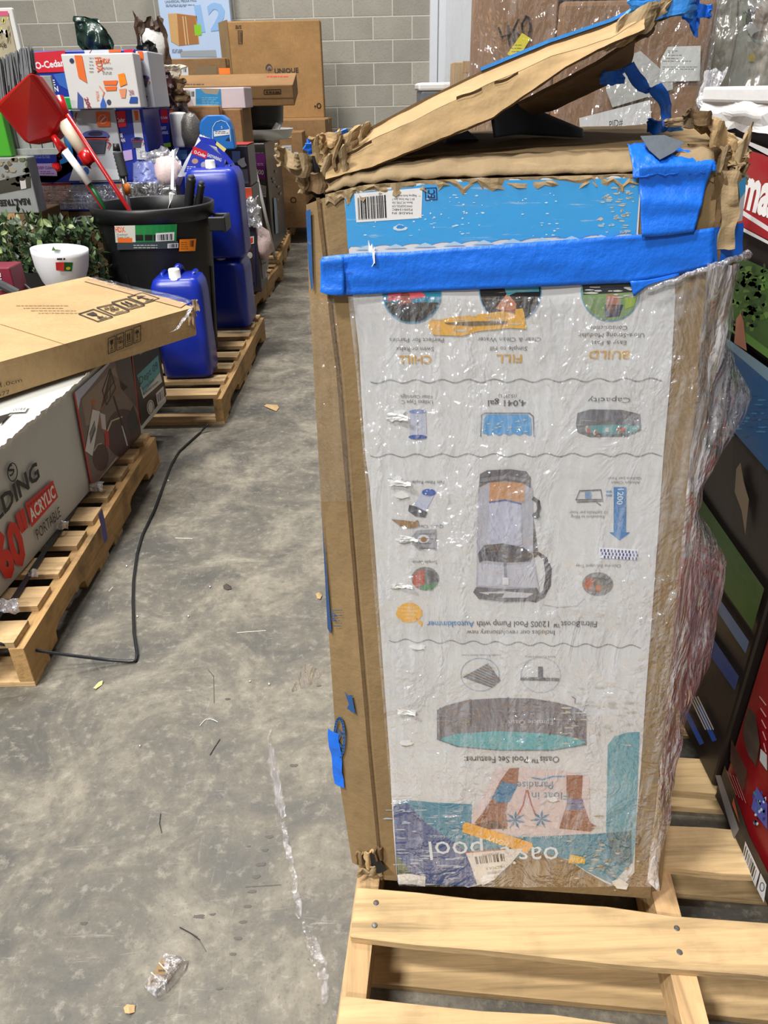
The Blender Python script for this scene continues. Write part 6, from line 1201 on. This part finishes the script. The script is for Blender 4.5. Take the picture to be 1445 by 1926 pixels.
sf = Surf(V((lx0, q1.y-.001, q1.z)), (1, 0, 0), q2-q1, (0, -1, 0)); p = Print(sf, .002); p.line([(497, 169), (528, 168), (528, 176), (497, 177), (497, 169)], 1.4, (60, 44, 30), 1); p.lines(500, 170, 526, 176, 1, (60, 44, 30), 1, 4, 3); p.line([(462, 185), (552, 184)], 2, (110, 84, 56), 1); p.lines(460, 171, 474, 175, 1, (70, 50, 36), 1, 3, 2.4); p.build('printed_marks', t)
sf = Surf(V((lx0, q2.y, q2.z)), (1, 0, 0), q3-q2, (0, -.5, 1)); p = Print(sf, .002); p.lines(502, 142, 544, 146, 1, (190, 70, 50), 1, 3, 2.6); p.lines(338, 158, 384, 160, 1, (90, 66, 46), 1, 3, 2); p.build('top_marks', t)
t, fr, rt, tp = carton('carton', 'brown carton with white shipping label below the poster box', 'carton', *pxbox(303, 108, 425, 143, 7.32)[:2], 7.32, 7.54, 0, onY(360, 110, 7.32).z, cardboard('mid_kraft', (146, 112, 76)))
p = Print(fr, .002); p.p([(315, 126), (354, 126), (355, 142), (316, 141)], (206, 206, 208), 1); p.bars(((344, 129), (351, 129), (351, 136), (345, 136)), L=2, n=6); p.lines(318, 129, 342, 139, 3, (120, 120, 124), 2); p.p([(303, 112), (309, 112), (311, 134), (305, 132)], (206, 196, 196), 1); p.p([(366, 124), (408, 124), (408, 142), (368, 142)], (126, 104, 76), 1); p.build('shipping_label', t)
mb = MB(); a_, b_, c_, d_ = pxbox(412, 128, 433, 141, 6.36); mb.box(a_, b_, 6.36, 6.365, q3.z, d_); tag(O('orange_tag', mb, M('orange_label', (232, 122, 30), .5)), 'small bright orange tag standing on the long brown carton', 'tag')
t, fr, rt, tp = carton('poster_box', 'pale blue flat box printed with a wardrobe and the number 12', 'box', *pxbox(304, 0, 436, 108, 8.86)[:2], 8.86, 8.96, 0, 2.55, M('pale_blue_board', (176, 196, 226), .45, .05), tape=False, lean=0)
p = Print(fr, .002); p.p([(316, 26), (334, 25), (370, 30), (375, 82), (336, 86), (322, 78)], (196, 156, 100), 1); p.p([(333, 26), (368, 30), (374, 82), (337, 86)], (160, 106, 56), 2); p.line([(344, 31), (350, 84)], 2, (206, 176, 130), 3); p.line([(349, 31), (355, 84)], 1.6, (206, 176, 130), 3); p.p([(365, 47), (378, 46), (380, 66), (367, 67)], (130, 190, 40), 4)
p.text('12', 374, 59, 432, 52, 48, (136, 176, 222), 1, .04); p.text('UNIVERSAL MEDIA PASS', 311, 6, 370, 3, 5, (70, 80, 100), 1); p.lines(312, 8, 366, 13, 2, (110, 120, 140), 1); p.lines(324, 92, 344, 100, 3, (110, 120, 140), 1); p.p([(338, 96), (406, 94), (408, 107), (340, 107)], (150, 156, 162), 1); p.build('printed_graphics', t)
UK = cardboard('unique_kraft', (166, 128, 84))
zs = onY(570, 224, 8.1).z
t, fr, rt, tp = carton('carton', 'large square brown carton with small black arc logo before the block wall', 'carton', *pxbox(436, 36, 606, 222, 8.3)[:2], 8.3, 8.52, zs, onY(520, 38, 8.3).z, UK, tape=False, bev=.012)
p = Print(fr, .003); p.text('UNIQUE', 517, 138, 562, 136, 9, (40, 38, 40), 1, .02); p.ell(506, 130, 6.5, 10, (70, 60, 70), 1, 16, 180, 360); p.ell(507, 131, 4.5, 7, (150, 120, 84), 2, 16, 180, 360); p.ell(507, 132, 3, 5, (80, 66, 100), 3, 16, 180, 360)
p.lines(443, 47, 455, 54, 2, (70, 54, 38), 1, 3, 2); p.line([(448, 58), (456, 58), (456, 82), (449, 82), (448, 58)], 1.2, (70, 54, 38), 1); p.bars(((450, 60), (455, 60), (455, 80), (450, 80)), L=2, n=5, col=(70, 54, 38)); p.ell(593, 200, 2, 2, (60, 46, 34), 1); p.ring(600, 199, 3.5, 4.5, 1.6, (60, 46, 34), 1); p.build('printed_logo', t)
x_, _x, _a, _b = pxbox(403, 36, 437, 222, 8.15)
mb = MB(); mb.prism([(x_, 8.62), (x_+.01, 8.60), (fr.o.x, 8.30), (fr.o.x, 8.33)], lambda a, b, h: V((a, b, h)), zs, onY(520, 35, 8.3).z); O('side_flap', mb, cardboard('pale_kraft', (190, 156, 112)), t, bevel=.005)
t, fr, rt, tp = carton('carton', 'brown carton under the large square one, in front of the block wall', 'carton', *pxbox(470, 232, 617, 300, 8.0)[:2], 8.0, 8.6, 0.142, zs-.003, cardboard('mid_kraft', (146, 112, 76)), rot=radians(-3))
t, fr, rt, tp = carton('carton', 'narrow brown carton with two white labels at the aisle end', 'carton', *pxbox(522, 250, 572, 400, 7.5)[:2], 7.56, 7.92, .142, onY(548, 249, 7.5).z, cardboard('mid_kraft', (146, 112, 76)))
p = Print(fr, .002); p.p([(530, 274), (548, 273), (549, 289), (532, 289)], (190, 192, 194), 1); p.lines(532, 276, 547, 287, 3, (110, 110, 116), 2); p.p([(553, 286), (561, 286), (562, 293), (554, 293)], (200, 200, 200), 1); p.ring(552, 376, 5, 5, 1.5, (80, 60, 44), 1); p.build('shipping_labels', t)
# thin items leaning at the aisle
t = T0('white_pole', 'thin white pole leaning against the charcoal carton at the aisle', 'pole', onZ(517, 483, .14)); mb = MB(); mb.tube([onZ(517, 483, .145), onY(476, 300, 6.2)], .012, 8); O('pole_tube', mb, WHITE, t, smooth=True)
t = T0('printed_board', 'torn white printed board standing on the third pallet at the aisle', 'board', V((-.80, 5.0, .142)))
xb = onY(490, 500, 5.05)
mb = MB(); pts = [(478, 462), (504, 452), (505, 505), (500, 512), (503, 520), (494, 528), (490, 522), (482, 534), (480, 534)]
mb.v = [onY(x, y, 5.06) for x, y in pts]; mb.f = [tuple(range(len(pts)))]; mb.m = [0]; O('board', mb, M('white_board', (214, 212, 210), .45), t, solid=.006)
sf = Surf(onY(480, 534, 5.05), (1, 0, 0), (0, 0, 1), (0, -1, 0)); p = Print(sf, .001); p.lines(482, 464, 502, 490, 5, (120, 120, 120), 1, 3, 2); p.line([(484, 500), (500, 494)], 1.2, (90, 90, 90), 1); p.line([(490, 498), (490, 512)], 1.2, (60, 60, 60), 1); p.build('print', t)
mb = MB(); c = onY(492, 452, 5.02); mb.lathe([(0, -.10), (.03, -.11), (.06, -.06), (.068, 0), (.05, .05), (.015, .085), (0, .09)], c, 20)
mb.v = [q+V((nz(q, 18, 1), nz(q, 18, 4), nz(q, 18, 7)))*.02 for q in mb.v]; tag(O('plastic_bag', mb, M('red_white_bag', (222, 190, 184), .3, .5, 12, .6), None, smooth=True), 'small red and white knotted plastic bag hanging at the aisle edge', 'bag')
o = crumple('clear_wrapper', onY(470, 400, 4.92), (.06, .09), .03, None, bpy.data.materials['bag_film'], 57, 14, 14); tag(o, 'clear crinkled wrapper hanging above the red and white bag', 'plastic film')
# bags heaped behind the mop cartons
o = crumple('brown_paper_bag', onY(292, 112, 5.45), (.10, .22), .03, None, M('dark_brown_bag', (70, 50, 36), .6, .3), 91, 16, 14); tag(o, 'dark brown paper bag holding a white plastic piece, beside the poster box', 'bag')
mb = MB(); c = onY(293, 85, 5.50); mb.lathe([(0, -.11), (.06, -.10), (.085, -.02), (.08, .05), (.05, .09), (0, .10)], c, 24); mb.v = [q+V((nz(q, 9, 1), nz(q, 9, 4), nz(q, 9, 7)))*.03 for q in mb.v]; tag(O('white_plastic_wrap', mb, M('silver_white_film', (206, 204, 200), .3, .15, 10, .6), None, smooth=True), 'silvery white crumpled wrap inside the dark brown bag', 'wrap')
for i, (x, y, w, h, m, l) in enumerate(((280, 112, .05, .09, BLACK, 'black and white round fan part right of the top mop carton'), (305, 140, .12, .05, M('cream_bag', (196, 186, 166), .5, .2), 'cream coloured bag below the brown carton with white label'), (300, 168, .08, .10, M('dark_red_pack', (70, 44, 44), .4, .5, 30), 'dark red and grey packet behind the half black, half blue carton'), (318, 195, .12, .07, M('cream_bag', (196, 186, 166), .5, .2), 'cream paper heap left of the light blue carton'), (320, 172, .10, .06, KRAFTD, 'folded brown cardboard flap over the cream paper heap'))):
    o = crumple(('fan_part', 'cream_bag', 'dark_packet', 'paper_heap', 'cardboard_flap')[i], onY(x, y, 5.15-.05*(i % 3)), (w, h), .03, None, m, 95+i, 14, 12, solid=.01); tag(o, l, ('part', 'bag', 'packet', 'paper', 'flap')[i])
t, *_ = carton('carton', 'brown carton behind the white roll and grey bag', 'carton', *pxbox(300, 205, 420, 280, 5.3)[:2], 5.24, 5.34, .142, onY(350, 200, 5.3).z, cardboard('mid_kraft', (146, 112, 76)))

# ================================================================ FLOOR LITTER
def litter(name, label, cat, pts, mat, h=.004, lift=.0012, amp=.002, solid=.0015):
    v = [onZ(x, y, lift) for x, y in pts]; mb = MB(); c = sum(v, V((0, 0, 0)))/len(v)
    if name == 'paper_speck': v = [c+(q-c)*.6 for q in v]
    mb.add([c+V((0, 0, h))]+[q+V((0, 0, abs(nz(q, 60))*amp*4)) for q in v], [(0, i+1, (i+1) % len(v)+1) for i in range(len(v))]); return tag(O(name, mb, mat, solid=solid), label, cat)
litter('cardboard_scrap', 'small tan cardboard scrap in the aisle near the second pallet', 'scrap', ((497, 764), (502, 761), (522, 763), (525, 768), (520, 774), (508, 770)), KRAFTL, .012)
litter('wood_chip', 'pale yellow wood chip in front of the nearest left pallet', 'chip', ((176, 1295), (186, 1285), (194, 1283), (192, 1288), (181, 1297)), M('yellow_chip', (214, 206, 134), .7))
litter('dry_leaf', 'dry tan leaf scrap in the bottom left corner of the floor', 'leaf', ((233, 1896), (240, 1890), (246, 1893), (254, 1892), (253, 1904), (244, 1909), (236, 1906)), KRAFTL, .006)
for i, (x, y, l) in enumerate(((316, 904, 'beside the black strap'), (354, 1160, 'in the aisle right of the strap bend'), (258, 1160, 'touching the strap near its lower bend'), (238, 1065, 'left of the strap'), (263, 1404, 'in the open floor below the strap bend'), (470, 1282, 'left of the clear tape scrap'), (506, 1288, 'just left of the pool carton base'), (395, 1104, 'in the open aisle'), (246, 925, 'below the second pallet shadow'))):
    litter('paper_speck', 'tiny pale speck of litter on the floor '+l, 'speck', ((x-2, y-2), (x+3, y-1), (x+2, y+2), (x-1, y+2)), WHITE, .003)
litter('stone_chip', 'small dark crumb lying in the middle of the aisle', 'crumb', ((420, 1102), (426, 1099), (434, 1103), (436, 1108), (428, 1110), (421, 1107)), M('dark_crumb', (70, 62, 56), .8), .008)
litter('cardboard_scrap', 'tiny tan cardboard scrap touching the pool carton side', 'scrap', ((594, 1118), (600, 1115), (606, 1121), (603, 1128), (597, 1126)), KRAFTL, .006)
t = T0('label_pouch', 'crumpled clear pouch with printed cardboard label on the floor', 'pouch', onZ(311, 1835, 0))
sf = Surf(onZ(311, 1835, .006), (1, 0, .04), (0, 1, .08), (0, 0, 1)); mb = MB(); mb.v = [sf.P(x, y) for x, y in ((309, 1795), (333, 1803), (338, 1808), (313, 1848), (290, 1865), (272, 1852), (290, 1828))]; mb.f = [tuple(range(7))]; mb.m = [0]; O('card', mb, KRAFT, t, solid=.001)
p = Print(sf, .0015)
for i in range(5): p.lines(312-i*7, 1803+i*10, 334-i*7, 1809+i*10, 1, (76, 50, 34), 1, i+3, 3)
for (a, b) in (((300, 1812), (322, 1836)), ((285, 1830), (303, 1846))): p.line([a, b], 2.2, (206, 190, 166), 2)
p.build('card_print', t)
mb = MB(); Pq = [(306, 1793), (335, 1798), (354, 1806), (350, 1822), (330, 1848), (312, 1868), (295, 1876), (276, 1862), (270, 1848)]
ctr = onZ(312, 1836, .018)
mb.grid(lambda u, v: ctr.lerp(onZ(*(lambda q: (q[0], q[1]))([Pq[int(u*8.99)], Pq[int(u*8.99)]][0]), .004), v)+V((0, 0, .012*sin(v*pi)+.01*nz((u*6, v*5, 2), 2))), 27, 8); O('pouch_film', mb, FW2, t)
PF = film('floor_film', .86, (1, 1, 1), .08, 1.0, freq=40, rough=.08)
def flo(px, w, z=.003): return ribbon([onZ(x, y, z+.004*(i % 2)) for i, (x, y) in enumerate(px)], V((1, .15, 0)), w, .005, 50, 5, 70, 2)
tag(O('clear_tape_strip', flo([(507, 1372), (508, 1400), (514, 1440), (524, 1490), (532, 1540)], lambda t: .004+.014*min(1, t*2)), PF, smooth=True), 'crinkled clear tape strip lying left of the pool carton', 'tape')
tag(O('clear_tape_strip', flo([(532, 1545), (540, 1590), (552, 1640), (560, 1690), (566, 1725)], .010), film('dull_floor_film', .93, milk=.2), smooth=True), 'flat dull lower run of the clear tape strip on the floor', 'tape')
tag(O('clear_tape_strip', flo([(572, 1733), (582, 1765), (600, 1800), (612, 1850), (610, 1890)], lambda t: .008+.014*sin(pi*t), .004), PF, smooth=True), 'folded clear tape scrap on the floor beside the near pallet corner', 'tape')
for i, (P, l) in enumerate((([(376, 1365), (386, 1353), (398, 1352), (410, 1358)], 'thin pale thread curled on the open floor'), ([(302, 1530), (300, 1548), (304, 1566)], 'short dark thread in the lower open floor'), ([(338, 1744), (360, 1756), (376, 1768)], 'thin dark twig above the label pouch'), ([(395, 1420), (404, 1405), (414, 1390)], 'short thin sliver beside the darker floor patch'))):
    mb = MB(); q = [onZ(x, y, .002) for x, y in P]; mb.tube([lerpl(q, k/8) for k in range(9)], .0007, 5); tag(O('thread', mb, WHITE if i == 0 else BLACK), l, 'thread')

fs = Surf((0, 0, 0.0004), (1, 0, 0), (0, 1, 0), (0, 0, 1)); p = Print(fs, .0003, .0001); DK = (74, 70, 64)
for x, y, w in ((507, 1574, 9), (499, 1599, 8), (490, 1626, 11), (482, 1649, 10), (474, 1677, 9), (465, 1705, 9), (457, 1734, 8), (447, 1765, 9), (437, 1795, 8), (413, 1860, 7), (374, 1724, 12), (400, 1720, 7), (157, 1737, 9), (428, 1315, 6), (552, 1440, 9), (600, 1290, 5), (468, 1592, 5)):
    p.blot(x, y, w, w*.38, DK, 0, 13); p.blot(x+w*.5, y-w*.2, w*.5, w*.2, DK, 1, 9)
for P in ([(392, 1260), (402, 1272), (403, 1322)], [(462, 1668), (500, 1666), (528, 1664)], [(376, 1770), (388, 1790)], [(340, 1745), (372, 1762)], [(184, 1260), (168, 1230)], [(204, 1925), (216, 1930)]): p.line(P, 1.6, DK, 0)
for P in ([(446, 1190), (500, 1186)], [(330, 1012), (362, 1013)], [(205, 1112), (212, 1104)]): p.line(P, 1.4, (176, 172, 160), 0)
o = p.build('floor_marks', bpy.data.objects['floor']); o['kind'] = 'stuff'
